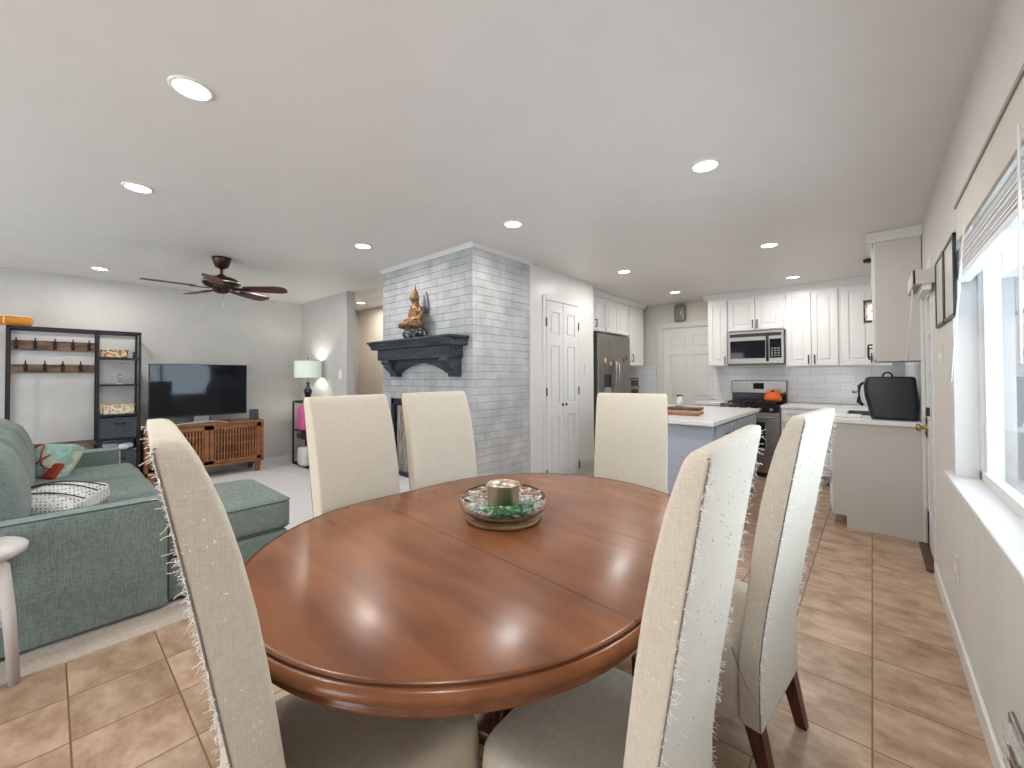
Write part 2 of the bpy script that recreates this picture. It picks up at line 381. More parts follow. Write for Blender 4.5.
    def sphere(s, c, r, n=16, sc=(1, 1, 1), M=None):
        prof = [(max(r*sin(pi*i/(n//2)), 1e-6), -r*cos(pi*i/(n//2))) for i in range(n//2+1)]
        k = len(s.v); s.lathe(prof, (0, 0, 0), n, None, False)
        for i in range(k, len(s.v)):
            q = Vector((s.v[i].x*sc[0], s.v[i].y*sc[1], s.v[i].z*sc[2]))
            s.v[i] = (M @ q if M is not None else q)+Vector(c)
        return s
    def build(s, name, material, parent=None, bevel=0, seg=2, kind=None, label=None):
        me = bpy.data.meshes.new(name)
        if parent is not None: off = ORG.get(parent.name, Vector((0, 0, 0)))
        else:
            xs = [p.x for p in s.v]; ys = [p.y for p in s.v]; zs = [p.z for p in s.v]
            off = Vector(((min(xs)+max(xs))/2, (min(ys)+max(ys))/2, min(zs)))
            if kind == 'structure': off = Vector((0, 0, 0))
        me.from_pydata([p-off for p in s.v], [], s.f); me.update()
        me.polygons.foreach_set('use_smooth', s.sm)
        me.materials.append(material)
        o = bpy.data.objects.new(name, me); COL.objects.link(o)
        if parent is not None: o.parent = parent; ORG[o.name] = off
        else: o.location = off; ORG[o.name] = off
        if bevel:
            b = o.modifiers.new('bevel', 'BEVEL'); b.width = bevel; b.segments = seg; b.limit_method = 'ANGLE'; b.angle_limit = radians(40)
        if kind: o['kind'] = kind
        if label: o['label'] = label
        return o
def B(*a): return MB().box(*a)
def tag(o, label, cat, group=None, kind=None):
    o['label'] = label; o['category'] = cat
    if group: o['group'] = group
    if kind: o['kind'] = kind
    return o
def thing(name, label, cat, loc, rz=0, group=None, local=False):
    o = bpy.data.objects.new(name, None); COL.objects.link(o); o.empty_display_size = .1
    o.location = loc; o.rotation_euler = (0, 0, rz)
    ORG[o.name] = Vector((0, 0, 0)) if local else Vector(loc)
    return tag(o, label, cat, group)
def dup(o, loc=None, rz=None, label=None, group=None, skip=()):
    def rec(a, par):
        c = a.copy(); COL.objects.link(c)
        if par is not None: c.parent = par
        for ch in [x for x in list(bpy.data.objects) if x.parent == a and x.name.split('.')[0] not in skip]: rec(ch, c)
        return c
    r = rec(o, None)
    if loc is not None: r.location = loc
    if rz is not None: r.rotation_euler = (0, 0, rz)
    if label: r['label'] = label
    if group: r['group'] = group
    return r
def struct(name, mb, m, parent=None, bevel=0):
    return mb.build(name, m, parent, bevel, kind='structure')

# ------------------------------------------------------------------ the room shell
RX, LX, SY, BY, CH = .30, -6.75, -3.0, 6.62, 2.44   # right wall, left wall, wall behind camera, kitchen back wall, ceiling
FX, FY = -2.55, 2.385                               # fireplace corner
TH = .16
# floor: tiles east of the carpet line and in the kitchen, carpet in the living room
struct('floor', MB().box(-2.79, RX+TH, SY, FY+.5, -.05, 0).box(-3.3, RX+TH, FY+.5, BY+TH, -.05, 0), tile_m)
struct('floor', MB().box(LX-TH, -2.95, SY, 3.9, -.05, .006), carpet_m)
struct('floor', MB().box(-2.975, -2.765, SY, FY, -.05, .009), carpet_edge_m, bevel=.004)
struct('ceiling', MB().box(LX-TH, RX+TH, SY-TH, BY+TH, CH, CH+.1), ceil_m)
# right wall with window opening and door opening
WY0, WY1, WZ0, WZ1 = .75, 2.93, .80, 1.98
DY0, DY1, DZ = 3.83, 4.42, 2.0
w = MB()
w.box(RX, RX+TH, SY, WY0, 0, CH).box(RX, RX+TH, WY0, WY1, 0, WZ0).box(RX, RX+TH, WY0, WY1, WZ1, CH)
w.box(RX, RX+TH, WY1, DY0, 0, CH).box(RX, RX+TH, DY0, DY1, DZ, CH).box(RX, RX+TH, DY1, BY+TH, 0, CH)
struct('wall_right', w, wall_white)
# left wall
struct('wall_left', MB().box(LX-TH, LX, SY, 3.9, 0, CH), wall_grey)
# unseen wall behind the camera with two windows, dining side opening set low for more light
w = MB()
w.box(LX-TH, -5.6, SY-TH, SY, 0, CH).box(-5.6, -3.2, SY-TH, SY, 0, .15).box(-5.6, -3.2, SY-TH, SY, 2.1, CH)
w.box(-3.2, -2.1, SY-TH, SY, 0, CH).box(-2.1, -.3, SY-TH, SY, 0, .08).box(-2.1, -.3, SY-TH, SY, 2.1, CH).box(-.3, RX+TH, SY-TH, SY, 0, CH)
struct('wall_near', w, wall_white)
# living room far wall, its free end, hallway behind
struct('wall_living', MB().box(LX, -5.27, 2.63, 2.75, 0, CH), wall_grey, bevel=.003)
struct('wall_hallway', MB().box(LX-TH, -3.3, 3.60, 3.76, 0, CH), wall_beige)
# painted brick fireplace breast: front face and side face need their own brick direction, and the front has its shade in the colour
struct('wall_fireplace', MB().box(-3.965, FX, FY, FY+.05, 0, CH).box(-3.965, -3.90, FY+.05, 3.6, 0, CH), brick_x)
struct('wall_fireplace', MB().box(-2.75, FX+.001, FY+.002, 3.17, 0, CH), brick_y)
struct('wall_pantry', MB().box(-3.2, -2.58, 3.17, 4.45, 0, CH), trim_m)
struct('wall_kitchen', MB().box(-3.3, -3.13, 4.45, BY+TH, 0, CH), wall_cream)
struct('trim_1', MB().box(-2.60, -2.545, 3.165, 3.20, 0, CH), trim_m, bevel=.004)
# kitchen back wall with a door opening
struct('wall_back', MB().box(-3.13, -2.55, BY, BY+TH, 0, CH).box(-2.55, -1.72, BY, BY+TH, 2.06, CH).box(-1.72, RX, BY, BY+TH, 0, CH), wall_cream)
struct('wall_backsplash', MB().box(-1.86, RX, BY-.012, BY, .93, 1.42).box(-3.13, -2.68, BY-.012, BY, .93, 1.45), subway_x)
struct('wall_backsplash', MB().box(RX-.012, RX, 4.52, BY-.012, .93, 1.42).box(-3.13, -3.118, 5.75, BY-.012, .93, 1.45), subway_y)
# crown along the fireplace
def crown_poly(s=1): return [(0, 0), (0, -.04), (.008*s, -.04), (.012*s, -.03), (.018*s, -.010), (.022*s, -.007), (.022*s, 0)]
cm = MB()
cm.prism([(FY-p[0], CH+p[1]) for p in crown_poly()], 'x', -3.98, FX+.0215)
cm.prism([(FX+p[0], CH+p[1]) for p in crown_poly()], 'y', FY, 3.20)
struct('trim_2', cm, trim_m)
# baseboards
bb = .09
struct('baseboard_right', MB().box(RX-.016, RX, SY, 3.76, 0, bb), trim_m, bevel=.005)
struct('baseboard_left', MB().box(LX, LX+.016, SY, 2.63, 0, bb), trim_m, bevel=.005)
struct('baseboard_living', MB().box(LX+.016, -5.27, 2.614, 2.63, 0, bb), trim_m, bevel=.005)
struct('baseboard_pantry', MB().box(-2.58, -2.564, 3.20, 3.40, 0, bb).box(-2.58, -2.564, 4.14, 4.45, 0, bb), trim_m, bevel=.005)

# window in right wall
w1 = struct('window_1', MB().box(RX+.08, RX+.12, WY1-.045, WY1, WZ0, WZ1).box(RX+.08, RX+.12, WY0, WY0+.045, WZ0, WZ1)
            .box(RX+.08, RX+.12, WY0, WY1, WZ0, WZ0+.045).box(RX+.08, RX+.12, WY0, WY1, WZ1-.045, WZ1).box(RX+.07, RX+.11, 1.82, 1.88, WZ0, WZ1)
            .box(RX+.09, RX+.125, WY1-.085, WY1-.055, WZ0+.04, WZ1-.04), trim_m, bevel=.003)
MB().box(RX+.098, RX+.102, WY0+.04, WY1-.04, WZ0+.04, WZ1-.04).build('window_pane', glass_m, w1, kind='structure')
struct('trim_3', MB().box(RX-.028, RX+.10, WY0-.08, WY1+.16, WZ0-.025, WZ0+.002), trim_m, bevel=.006)
struct('trim_4', MB().box(RX+.001, RX+.08, WY1-.003, WY1, WZ0, WZ1), trim_m)
for i, (a, b, z0, z1) in enumerate(((-5.6, -3.2, .15, 2.1), (-2.1, -.3, .08, 2.1))):
    g = MB()
    for x in (a, (a+b)/2-.03, b-.06): g.box(x, x+.06, SY-.10, SY-.05, z0, z1)
    g.box(a, b, SY-.10, SY-.05, z0, z0+.06).box(a, b, SY-.10, SY-.05, z1-.06, z1)
    struct('window_%d' % (i+2), g, trim_m)
# outside the right window
struct('ground', MB().box(RX+TH, 14, -6, 16, -.25, -.15), patio_m)
f = MB()
for i in range(60): f.box(3.2, 3.24, -3+i*.2, -3+i*.2+.19, -.15, 1.75)
tag(f.build('privacy_fence', fence_m), 'pale board fence beyond the dining room window', 'fence')

# exterior door in right wall
d = struct('door_1', MB().box(RX+.006, RX+.046, DY0, DY0+.10, .01, DZ-.01).box(RX+.006, RX+.046, DY1-.10, DY1, .01, DZ-.01).box(RX+.006, RX+.046, DY0, DY1, .01, .28)
           .box(RX+.006, RX+.046, DY0, DY1, DZ-.14, DZ-.01).box(RX+.006, RX+.046, DY0, DY1, .82, .98)
           .box(RX+.016, RX+.036, DY0+.1, DY1-.1, .28, .82).box(RX+.008, RX+.02, DY0+.14, DY1-.14, .33, .77)
           .box(RX+.011, RX+.041, DY0+.1, DY1-.1, 1.30, 1.32).box(RX+.011, RX+.041, DY0+.1, DY1-.1, 1.58, 1.60), door_m, bevel=.004)
MB().box(RX+.024, RX+.028, DY0+.1, DY1-.1, .98, DZ-.14).build('door_pane', glass_m, d)
kn = MB().lathe([(.028, 0), (.028, .006), (.010, .010), (.010, .03), (.024, .038), (.027, .05), (.020, .062), (.001, .064)], (0, 0, 0), 20,
               Matrix.Translation((RX+.006, DY1-.10, .90)) @ Matrix.Rotation(radians(-90), 4, 'Y'))
kn.build('door_knob', brass, d)
MB().box(RX-.012, RX+.006, DY1-.28, DY1-.22, 1.0, 1.06).build('deadbolt', bronze, d)
hg = MB()
for z in (.30, .36): hg.box(RX-.006, RX+.006, DY1-.03, DY1-.008, z, z+.03)
hg.build('door_latch', chrome, d)
struct('trim_5', MB().box(RX-.016, RX+.005, DY1-.006, DY1+.055, 0, DZ+.06).box(RX-.010, RX+.005, DY0-.06, DY0+.006, 0, DZ+.06).box(RX-.012, RX+.005, DY0, DY1, DZ-.006, DZ+.06), trim_m, bevel=.004)
struct('trim_6', MB().box(RX-.045, RX+.05, DY0, DY1, 0, .02), threshold_m, bevel=.004)

# panelled doors ------------------------------------------------
def panels(mb, u0, u1, z0, z1, cols, rows, face, d=.012, stile=.085):
    """raised panels; rows: list of (za, zb); face(u0,u1,z0,z1,depth0,depth1) puts a box"""
    wdt = (u1-u0-stile*(cols+1))/cols
    # frame
    for c in range(cols+1):
        a = u0+c*(wdt+stile); face(a, a+stile, z0, z1, 0, d)
    zz = [z0]+[q for r in rows for q in r]+[z1]
    for k in range(0, len(zz), 2): face(u0, u1, zz[k], zz[k+1], 0, d-.0002)
    for r in rows:
        for c in range(cols):
            a = u0+stile+c*(wdt+stile); g = .022
            face(a+g, a+wdt-g, r[0]+g, r[1]-g, 0, d*.8)
# pantry bifold door on wall_pantry, facing +x
PY0, PY1, PZ = 3.46, 4.08, 2.10
pf = struct('trim_7', MB().box(-2.58, -2.566, PY0-.05, PY0, 0, PZ+.05).box(-2.58, -2.566, PY1, PY1+.05, 0, PZ+.05).box(-2.58, -2.562, PY0, PY1, PZ, PZ+.06), trim_m, bevel=.004)
mid = (PY0+PY1)/2
pd = None
for k, (a, b) in enumerate(((PY0+.004, mid-.003), (mid+.003, PY1-.004))):
    mb = MB().box(-2.58, -2.574, a, b, .01, PZ-.005)
    panels(mb, a, b, .01, PZ-.005, 1, [(.20, .86), (1.0, 1.62), (1.74, 1.98)], lambda u0, u1, z0, z1, d0, d1: mb.box(-2.575+d0, -2.575+d1, u0, u1, z0, z1), stile=.07)
    o = struct('door_%d' % (k+2), mb, door_m, bevel=.003)
    kb = MB().sphere((-2.548, (mid-.035 if k == 0 else mid+.035), .98), .014, 10); kb.build('door_knob', black_metal, o)
    hh = MB()
    for z in (.22, 1.08, 1.82): hh.box(-2.566, -2.556, (a-.012 if k == 0 else b), (a if k == 0 else b+.012), z, z+.09)
    hh.build('hinge', bronze, o)
# kitchen back door, facing -y
mb = MB().box(-2.55, -1.72, BY+.03, BY+.06, .01, 2.05)
panels(mb, -2.55, -1.72, .01, 2.05, 2, [(.22, .80), (.95, 1.62), (1.74, 1.92)], lambda u0, u1, z0, z1, d0, d1: mb.box(u0, u1, BY+.03-d1, BY+.03-d0, z0, z1), stile=.11)
struct('door_4', mb, mat('cream_door_paint', (.74, .725, .69), .4), bevel=.003)
struct('trim_8', MB().box(-2.65, -2.55, BY-.018, BY, 0, 2.14).box(-1.72, -1.64, BY-.018, BY, 0, 2.14).box(-2.55, -1.72, BY-.018, BY, 2.05, 2.14), trim_m, bevel=.005)

# ------------------------------------------------------------------ ceiling lights
def make_can(label, loc):
    t = thing('recessed_light', label, 'ceiling light', loc, 0, 'recessed ceiling lights', local=True)
    MB().lathe([(.074, 0), (.074, -.004), (.062, -.008), (.058, -.002), (.058, 0)], n=32, cap=False).build('trim_ring', white_plastic, t)
    MB().lathe([(.001, -.004), (.040, -.0045), (.059, -.004)], n=32, cap=False).build('lens', light_emit, t)
    return t
cans = [
 ((-2.007, .364), 'round recessed light nearest the camera, upper left of the ceiling'),
 ((-3.304, .345), 'round recessed light second from the camera over the sofa arm'),
 ((-6.08, .346), 'small round recessed light near the grey wall above the shelf unit'),
 ((-3.335, 1.812), 'round recessed light between ceiling fan and brick fireplace'),
 ((-2.013, 2.30), 'round recessed light in front of the brick chimney corner'),
 ((-.668, 2.353), 'round recessed light above the right end of the dining table'),
 ((-2.033, 4.175), 'round recessed light near the white pantry wall corner'),
 ((-.665, 4.178), 'round recessed light in front of the tall end cabinet'),
 ((-.678, 5.741), 'round recessed light before the cabinets right of the microwave'),
 ((-2.017, 5.681), 'round recessed light before the cream kitchen door'),
 ((-5.95, 3.20), 'small round recessed light in the beige hallway'),
]
c0 = None
for (x, y), lb in cans:
    loc = (x, y, CH)
    c0 = make_can(lb, loc) if c0 is None else c0
    if lb != cans[0][1]: dup(c0, loc, 0, lb)
    area('can_lamp', (x, y, CH-.03), (0, 0, 0), .14, .14, CAN_POWER, (1.0, .965, .92), 'DISK')
dup(c0, (-.67, .36, CH), 0, 'round recessed light over the near end of the dining table')
dup(c0, (-4.7, -1.2, CH), 0, 'round recessed light behind the sofa back')
for x, y in ((-.67, .36), (-4.7, -1.2), (-4.75, 1.9)): area('can_lamp', (x, y, CH-.03), (0, 0, 0), .14, .14, CAN_POWER, (1.0, .965, .92), 'DISK')  # last position is a lamp alone, with no recessed fixture

# ------------------------------------------------------------------ dining table
TC = Vector((-1.005, 1.105, 0)); TR = radians(-3.5)
tb = thing('dining_table', 'oval polished cherry wood dining table with two leaf seams', 'table', TC, TR, local=True)
def stad(r, a, n=64):
    P = []
    for i in range(n):
        t = 2*pi*i/n; P.append((r*cos(t), r*sin(t)+(a if sin(t) > 1e-9 else (-a if sin(t) < -1e-9 else 0))))
    return P
R_, A_ = .647, .200
def ring(r, z): 
    pts = []
    for i in range(48):
        t = pi*i/47; pts.append((r*cos(t), r*sin(t)+A_, z))
    for i in range(48):
        t = pi+pi*i/47; pts.append((r*cos(t), r*sin(t)-A_, z))
    return pts
mb = MB().loft([ring(.40, .726), ring(R_-.03, .726), ring(R_-.007, .727), ring(R_-.001, .733), ring(R_, .741), ring(R_-.004, .749), ring(R_-.013, .754), ring(R_-.016, .7535), ring(R_-.020, .7585), ring(R_-.03, .76), ring(.4, .76)])
mb.build('tabletop', table_m, tb)
mb = MB().loft([ring(R_-.055, .726), ring(R_-.026, .726), ring(R_-.024, .720), ring(R_-.030, .712), ring(R_-.032, .704), ring(R_-.026, .701), ring(R_-.025, .695), ring(R_-.032, .692), ring(R_-.055, .692)], caps=False)
mb.build('apron', table_m, tb)
sm = MB()
for sy in (-.2085, .2085): sm.box(-.628, .628, sy-.0012, sy+.0012, .7585, .7603)
sm.build('leaf_seam', table_line, tb)
MB().tube([(p[0], p[1], .7585) for p in ring(R_-.0175, 0)], .0016, 5, True).build('edge_groove', table_line, tb)
MB().lathe([(.17, .10), (.16, .14), (.09, .18), (.07, .26), (.10, .36), (.11, .44), (.07, .54), (.08, .60), (.20, .66), (.20, .70)], n=32).build('pedestal', maho, tb)
for k in range(4):
    a = pi/4+k*pi/2
    Mx = Matrix.Rotation(a, 4, 'Z')
    lg = MB(); pts = [(.08, .18), (.20, .17), (.32, .11), (.42, .05), (.46, .035)]
    lg.tube([Mx @ Vector((p[0], 0, p[1])) for p in pts], .035, 10, rads=[.05, .045, .038, .034, .034]); lg.build('leg', maho, tb)

# centrepiece
bc = Vector((-1.055, 1.145, .7605))
t = thing('wooden_coaster', 'round tan wooden disc under the glass bowl on the table', 'coaster', bc)
MB().lathe([(.001, 0), (.130, 0), (.141, .004), (.141, .010), (.137, .014), (.001, .014)], bc, 40).build('disc', coaster_m, t)
bz = bc+Vector((0, 0, .015))
t = thing('glass_bowl', 'clear glass bowl with green and white decoration on the table', 'bowl', bz)
MB().lathe([(.001, .0), (.100, .0), (.135, .012), (.160, .032), (.167, .052), (.160, .070), (.148, .077), (.146, .074), (.157, .064), (.163, .052), (.155, .034), (.130, .016), (.09, .005), (.001, .004)], bz, 48, cap=False).build('bowl', bowl_glass, t)
rnd = random.Random(5)
petals = thing('filler_petals', 'white and green petals filling the clear glass bowl', 'decoration', bz)
gm, wm = MB(), MB()
toward = math.atan2(-.75, .66)
for i in range(520):
    a = rnd.uniform(0, 2*pi); r = rnd.uniform(.066, .150); z = .008+.040*max(0, (r-.09)/.06)**1.5+rnd.uniform(0, .024)
    da = (a-toward-.25+pi) % (2*pi)-pi
    green = abs(da) < .75 and rnd.random() < .85
    Mx = Matrix.Translation(bz+Vector((r*cos(a), r*sin(a), z+.003))) @ Matrix.Rotation(rnd.uniform(0, 6), 4, 'Z') @ Matrix.Rotation(rnd.uniform(-.7, .7), 4, 'X')
    L, w_ = rnd.uniform(.010, .024), rnd.uniform(.005, .011)
    (gm if green else wm).add([(-L, 0, 0), (0, -w_, .002), (L, 0, 0), (0, w_, .002), (0, 0, .005), (0, 0, -.002)], [(0, 1, 4), (1, 2, 4), (2, 3, 4), (3, 0, 4), (1, 0, 5), (2, 1, 5), (3, 2, 5), (0, 3, 5)], True, Mx)
wm.build('white_petals', white_deco, petals); gm.build('green_petals', green_deco, petals)
petals['kind'] = 'stuff'
cz = bz+Vector((0, 0, .008))
t = thing('candle_holder', 'champagne metal cup standing inside the glass bowl', 'candle holder', cz)
MB().lathe([(.001, 0), (.057, 0), (.060, .003), (.060, .104), (.062, .108), (.058, .108), (.056, .102), (.055, .086), (.001, .086)], cz, 40).build('cup', cup_metal, t)
MB().lathe([(.0621, .104), (.0628, .106), (.0621, .108)], cz, 40, cap=False).build('rim', cup_metal, t)

# ------------------------------------------------------------------ dining chairs
HW = .222
def thick(z):
    pts = [(.188, .066), (.60, .066), (.85, .074), (1.05, .068), (1.19, .044)]
    for (a, u), (b, v) in zip(pts, pts[1:]):
        if z <= b: return u+(v-u)*(z-a)/(b-a)
    return pts[-1][1]
def rear(z):
    pts = [(.188, 0), (.38, .002), (.53, -.014), (.68, -.038), (.76, -.052), (.92, -.078), (1.03, -.098), (1.12, -.114), (1.19, -.128)]
    for (a, u), (b, v) in zip(pts, pts[1:]):
        if z <= b: return u+(v-u)*(z-a)/(b-a)
    return pts[-1][1]
def rrect(cy, z, hw, ht, rc, n=5, tilt=0):
    P = []
    for sx, sy, a0 in ((1, -1, -pi/2), (1, 1, 0), (-1, 1, pi/2), (-1, -1, pi)):
        for i in range(n+1):
            a = a0+pi/2*i/n
            P.append((sx*(hw-rc)+rc*cos(a), cy+sy*(ht-rc)+rc*sin(a), z))
    return P
def chair_back():
    rings = []
    zs = [.188, .196, .30, .40, .50, .60, .70, .80, .90, 1.0, 1.08, 1.13, 1.16, 1.172, 1.181, 1.187, 1.19]
    for z in zs:
        q = max(0, (z-1.16)/.03); tk = thick(z); ins = .014*(1-math.sqrt(max(0, 1-q*q)))
        hw = HW-(.004 if z < .19 else 0) - (.010*(1-math.sqrt(max(0, 1-q*q))))
        y0 = rear(z)+ins*.35; y1 = rear(z)+tk-ins
        rings.append(rrect((y0+y1)/2, z, hw, (y1-y0)/2, min(.010, (y1-y0)/2*.98)))
    return MB().loft(rings)
def chair_seat():
    m = MB(); rings = []
    y0, y1 = .045, .440
    for z, ins in ((.188, .004), (.194, 0), (.40, 0), (.435, .003), (.452, .012), (.461, .03), (.464, .07)):
        rings.append(rrect((y0+y1)/2, z, HW-.004-ins, (y1-y0)/2-ins, .055))
    return m.loft(rings)
def strand(mb, p, d, L, rnd, r=.0007):
    pts = [Vector(p)]; d = Vector(d).normalized()
    for k in range(5):
        d = (d+Vector((rnd.uniform(-.6, .6), rnd.uniform(-.6, .6), rnd.uniform(-.65, .45)))).normalized()
        pts.append(pts[-1]+d*(L/5))
    mb.tube(pts, r, 3)
def make_chair(label, loc, rz):
    c = thing('dining_chair', label, 'chair', loc, rz, 'parsons chairs around the dining table', local=True)
    bk = chair_back().build('backrest', chair_fab, c)
    chair_seat().build('seat', chair_fab, c)
    sm = MB()
    for sx in (-1, 1):
        pts = [(sx*(HW-.002), rear(z)+.003, z) for z in [.195, .3, .4, .5, .6, .7, .8, .9, 1.0, 1.08, 1.14, 1.175]]
        sm.tube(pts, .0018, 5)
        sm.tube([(sx*(HW-.0015), .006, .27), (sx*(HW-.001), .05, .335), (sx*(HW-.001), .085, .42)], .0018, 5)
    sm.tube([(x, rear(1.185)+.006, 1.186) for x in (-HW+.01, -.1, 0, .1, HW-.01)], .0014, 5)
    for sx in (-1, 1): sm.tube([(sx*(HW-.004), rear(1.18)+.004, 1.180), (sx*(HW-.006), rear(1.18)+.030, 1.181)], .0014, 5)
    sm.build('piping', chair_seam, bk)
    for sx in (-1, 1):
        MB().frustum((sx*.188, -.018, 0), (.017, .017), (sx*.190, .030, .20), (.025, .025)).build('leg', maho, c)
        MB().frustum((sx*.198, .435, 0), (.016, .016), (sx*.190, .430, .20), (.024, .024)).build('leg', maho, c)
    return c
chA = make_chair('cream chair at left foreground with scratched, frayed fabric back', (-.980, .257, 0), radians(-6.3))
def fray(parent, seed, n_edge=420, n_face=260, L=(.004, .022)):
    rnd = random.Random(seed); mb = MB()
    for i in range(n_edge):
        sx = rnd.choice((-1, 1)); z = .25+.93*rnd.random()**1.0
        strand(mb, (sx*(HW-.004), rear(min(z, 1.18))+.004, min(z, 1.178)), (sx*rnd.uniform(.0, 1), -1, rnd.uniform(-.5, .3)), rnd.uniform(*L), rnd)
    for i in range(n_face):
        z = rnd.uniform(.3, 1.16)
        if rnd.random() < .5: p = (rnd.uniform(-HW+.01, HW-.01), rear(z), z); d = (0, -1, rnd.uniform(-1, .5))
        else:
            sx = rnd.choice((-1, 1)); p = (sx*(HW-.001), rear(z)+rnd.uniform(.01, .055), z); d = (sx, 0, rnd.uniform(-1, .5))
        strand(mb, p, d, rnd.uniform(.002, .007), rnd, .0009)
    for i in range(60):
        x = rnd.uniform(-HW, HW); strand(mb, (x, rear(1.17)+.012, 1.172), (rnd.uniform(-1, 1), -1, .2), rnd.uniform(.006, .02), rnd)
    o = mb.build('frayed_threads', chair_thread, parent); o['kind'] = 'stuff'; o['label'] = 'loose pulled threads'
    return o
def back_of(c): return [o for o in bpy.data.objects if o.parent == c and o.name.startswith('backrest')][0]
chE = dup(chA, (-.306, .892, 0), radians(91.6), 'big cream chair at right foreground, frayed back nearest the camera')
chF = dup(chA, (-.246, 1.675, 0), radians(83.8), 'cream chair behind the right foreground chair, dark rear legs showing')
chB = dup(chA, (-1.801, .973, 0), radians(-83.0), 'cream chair left of table before the grey carpet, plain wide back')
chC = dup(chA, (-1.807, 1.487, 0), radians(-91.7), 'cream chair across the table in front of the brick fireplace')
chD = dup(chA, (-1.155, 2.432, 0), radians(197.8), 'cream chair at far table end before the kitchen island')
chE.scale.y = .92; chA.scale.y = 1.10
for c, w_, s in ((chA, 1, 1.013), (chB, .96, 1.013), (chC, .97, 1.013), (chD, 1.0, .992), (chE, 1.03, .992), (chF, .96, .991)): c.scale = (w_, c.scale.y, s)
for c, sd in ((chA, 1), (chE, 2), (chF, 3)): fray(back_of(c), sd)

# ------------------------------------------------------------------ sofa
sf = thing('sectional_sofa', 'sage green woven sectional sofa with chaise on pale carpet', 'sofa', (-4.15, 0, 0))
ax0, ax1, ah = -3.10, -2.965, .622
y_f, y_b = .455, -.62
def arm(x0, x1, name='arm'):
    o = MB().box(x0, x1, y_b, y_f, .022, ah).build(name, sofa_fab, sf, bevel=.018, seg=3)
    pm = MB()
    for x in (x0+.006, x1-.006):
        pm.tube([(x, y_b+.02, ah-.004), (x, y_f-.03, ah-.004), (x, y_f-.006, ah-.03), (x, y_f-.004, .06)], .0045, 6)
    return o, pm
o, pm = arm(ax0, ax1); pm.build('piping', sofa_dark, o)
o, pm = arm(-5.50, -5.34); pm.build('piping', sofa_pipe, o)
MB().box(-5.34, ax0, y_b+.02, y_f-.02, .05, .30).build('base', sofa_fab, sf, bevel=.01)
MB().box(-5.50, ax1, y_b-.22, y_b, .05, .72).build('back_frame', sofa_fab, sf, bevel=.03, seg=3)
MB().box(-3.77, -3.0, y_f-.02, 1.09, .03, .262).build('chaise_base', sofa_fab, sf, bevel=.02, seg=3)
# seat cushions
c = MB().soft((-3.39, .33, .372), (.80, 1.56, .225), .055, (0, .0, .018), 14, wob=.0015, seed=1).build('chaise_cushion', sofa_fab, sf)
MB().tube([(-3.76, 1.108, .455), (-3.03, 1.108, .455), (-2.994, 1.07, .455), (-2.994, .46, .455)], .0035, 6).build('piping', sofa_dark, c)
MB().tube([(-3.76, 1.106, .285), (-3.03, 1.106, .285), (-2.993, 1.07, .285), (-2.993, .46, .285)], .0035, 6).build('piping', sofa_dark, c)
MB().soft((-4.19, .0, .39), (.76, 1.08, .19), .05, (0, .02, .025), 14, wob=.003, seed=2).build('seat_cushion', sofa_fab, sf)
MB().soft((-4.96, .0, .39), (.76, 1.08, .19), .05, (0, .02, .025), 14, wob=.003, seed=3).build('seat_cushion', sofa_fab, sf)
for i, (x, w_) in enumerate(((-3.48, .70), (-4.20, .72), (-4.95, .74))):
    Mx = Matrix.Translation((x, -.24, .70)) @ Matrix.Rotation(radians(12), 4, 'X')
    MB().soft((0, 0, 0), (w_, .24, .50), .08, (0, .05, .03), 12, Mx, wob=.006, seed=10+i).build('back_cushion', sofa_fab, sf)
for x in (-5.42, -3.05, -3.75):
    for y in (-.75, .38): MB().frustum((x, y, 0), (.02, .02), (x, y, .05), (.028, .028)).build('leg', black_plastic, sf)
for x in (-3.1, -3.74): MB().frustum((x, .99, 0), (.02, .02), (x, .99, .05), (.028, .028)).build('leg', black_plastic, sf)

# throw pillows
def pillow(name, label, c, size, M, m_, extra=None):
    t = thing(name, label, 'cushion', c)
    mm = Matrix.Translation(Vector(c)) @ M
    o = MB().soft((0, 0, 0), size, size[2]*.25, (0, 0, size[2]*.55), 14, mm, pinch=.05).build('pillow_cover', m_, t)
    return t, mm
t, mm = pillow('throw_pillow', 'floral teal and rust patterned cushion against the green sofa back', (-5.02, .02, .60), (.34, .31, .11),
           Matrix.Rotation(radians(35), 4, 'Z') @ Matrix.Rotation(radians(58), 4, 'X'), pillow_floral)
l_ = MB()
def on(mm, pts, h): return [mm @ Vector((x, y, h(x, y))) for x, y in pts]
hp = lambda x, y: .06+.066*max(0, 1-(x/.2)**2)*max(0, 1-(y/.18)**2)+.004
l_.tube(on(mm, [(-.15+.03*i, .10*sin(i*.5)+.02, ) for i in range(11)], hp), .006, 5)
l_.tube(on(mm, [(-.02+.015*i, -.13+.02*i) for i in range(9)], hp), .006, 5)
l_.build('embroidered_outline', pillow_red, t)
rb = MB().box(.09, .20, -.15, -.02, .04, .075, mm); rb.build('rust_panel', pillow_red, t, bevel=.015)
t, mm = pillow('throw_pillow', 'white dotted lumbar cushion with navy lines lying on the sofa seat', (-3.80, .04, .512), (.38, .32, .115),
           Matrix.Rotation(radians(48), 4, 'Z') @ Matrix.Rotation(radians(16), 4, 'X') @ Matrix.Rotation(radians(0), 4, 'Y'), pillow_dots)
l_ = MB(); hp = lambda x, y: .058+.064*max(0, 1-(x/.24)**2)*max(0, 1-(y/.17)**2)+.002
for yy in (-.06, .03, .09): l_.tube(on(mm, [(-.22+.04*i, yy) for i in range(12)], hp), .004, 5)
l_.build('navy_stripes', pillow_line, t)

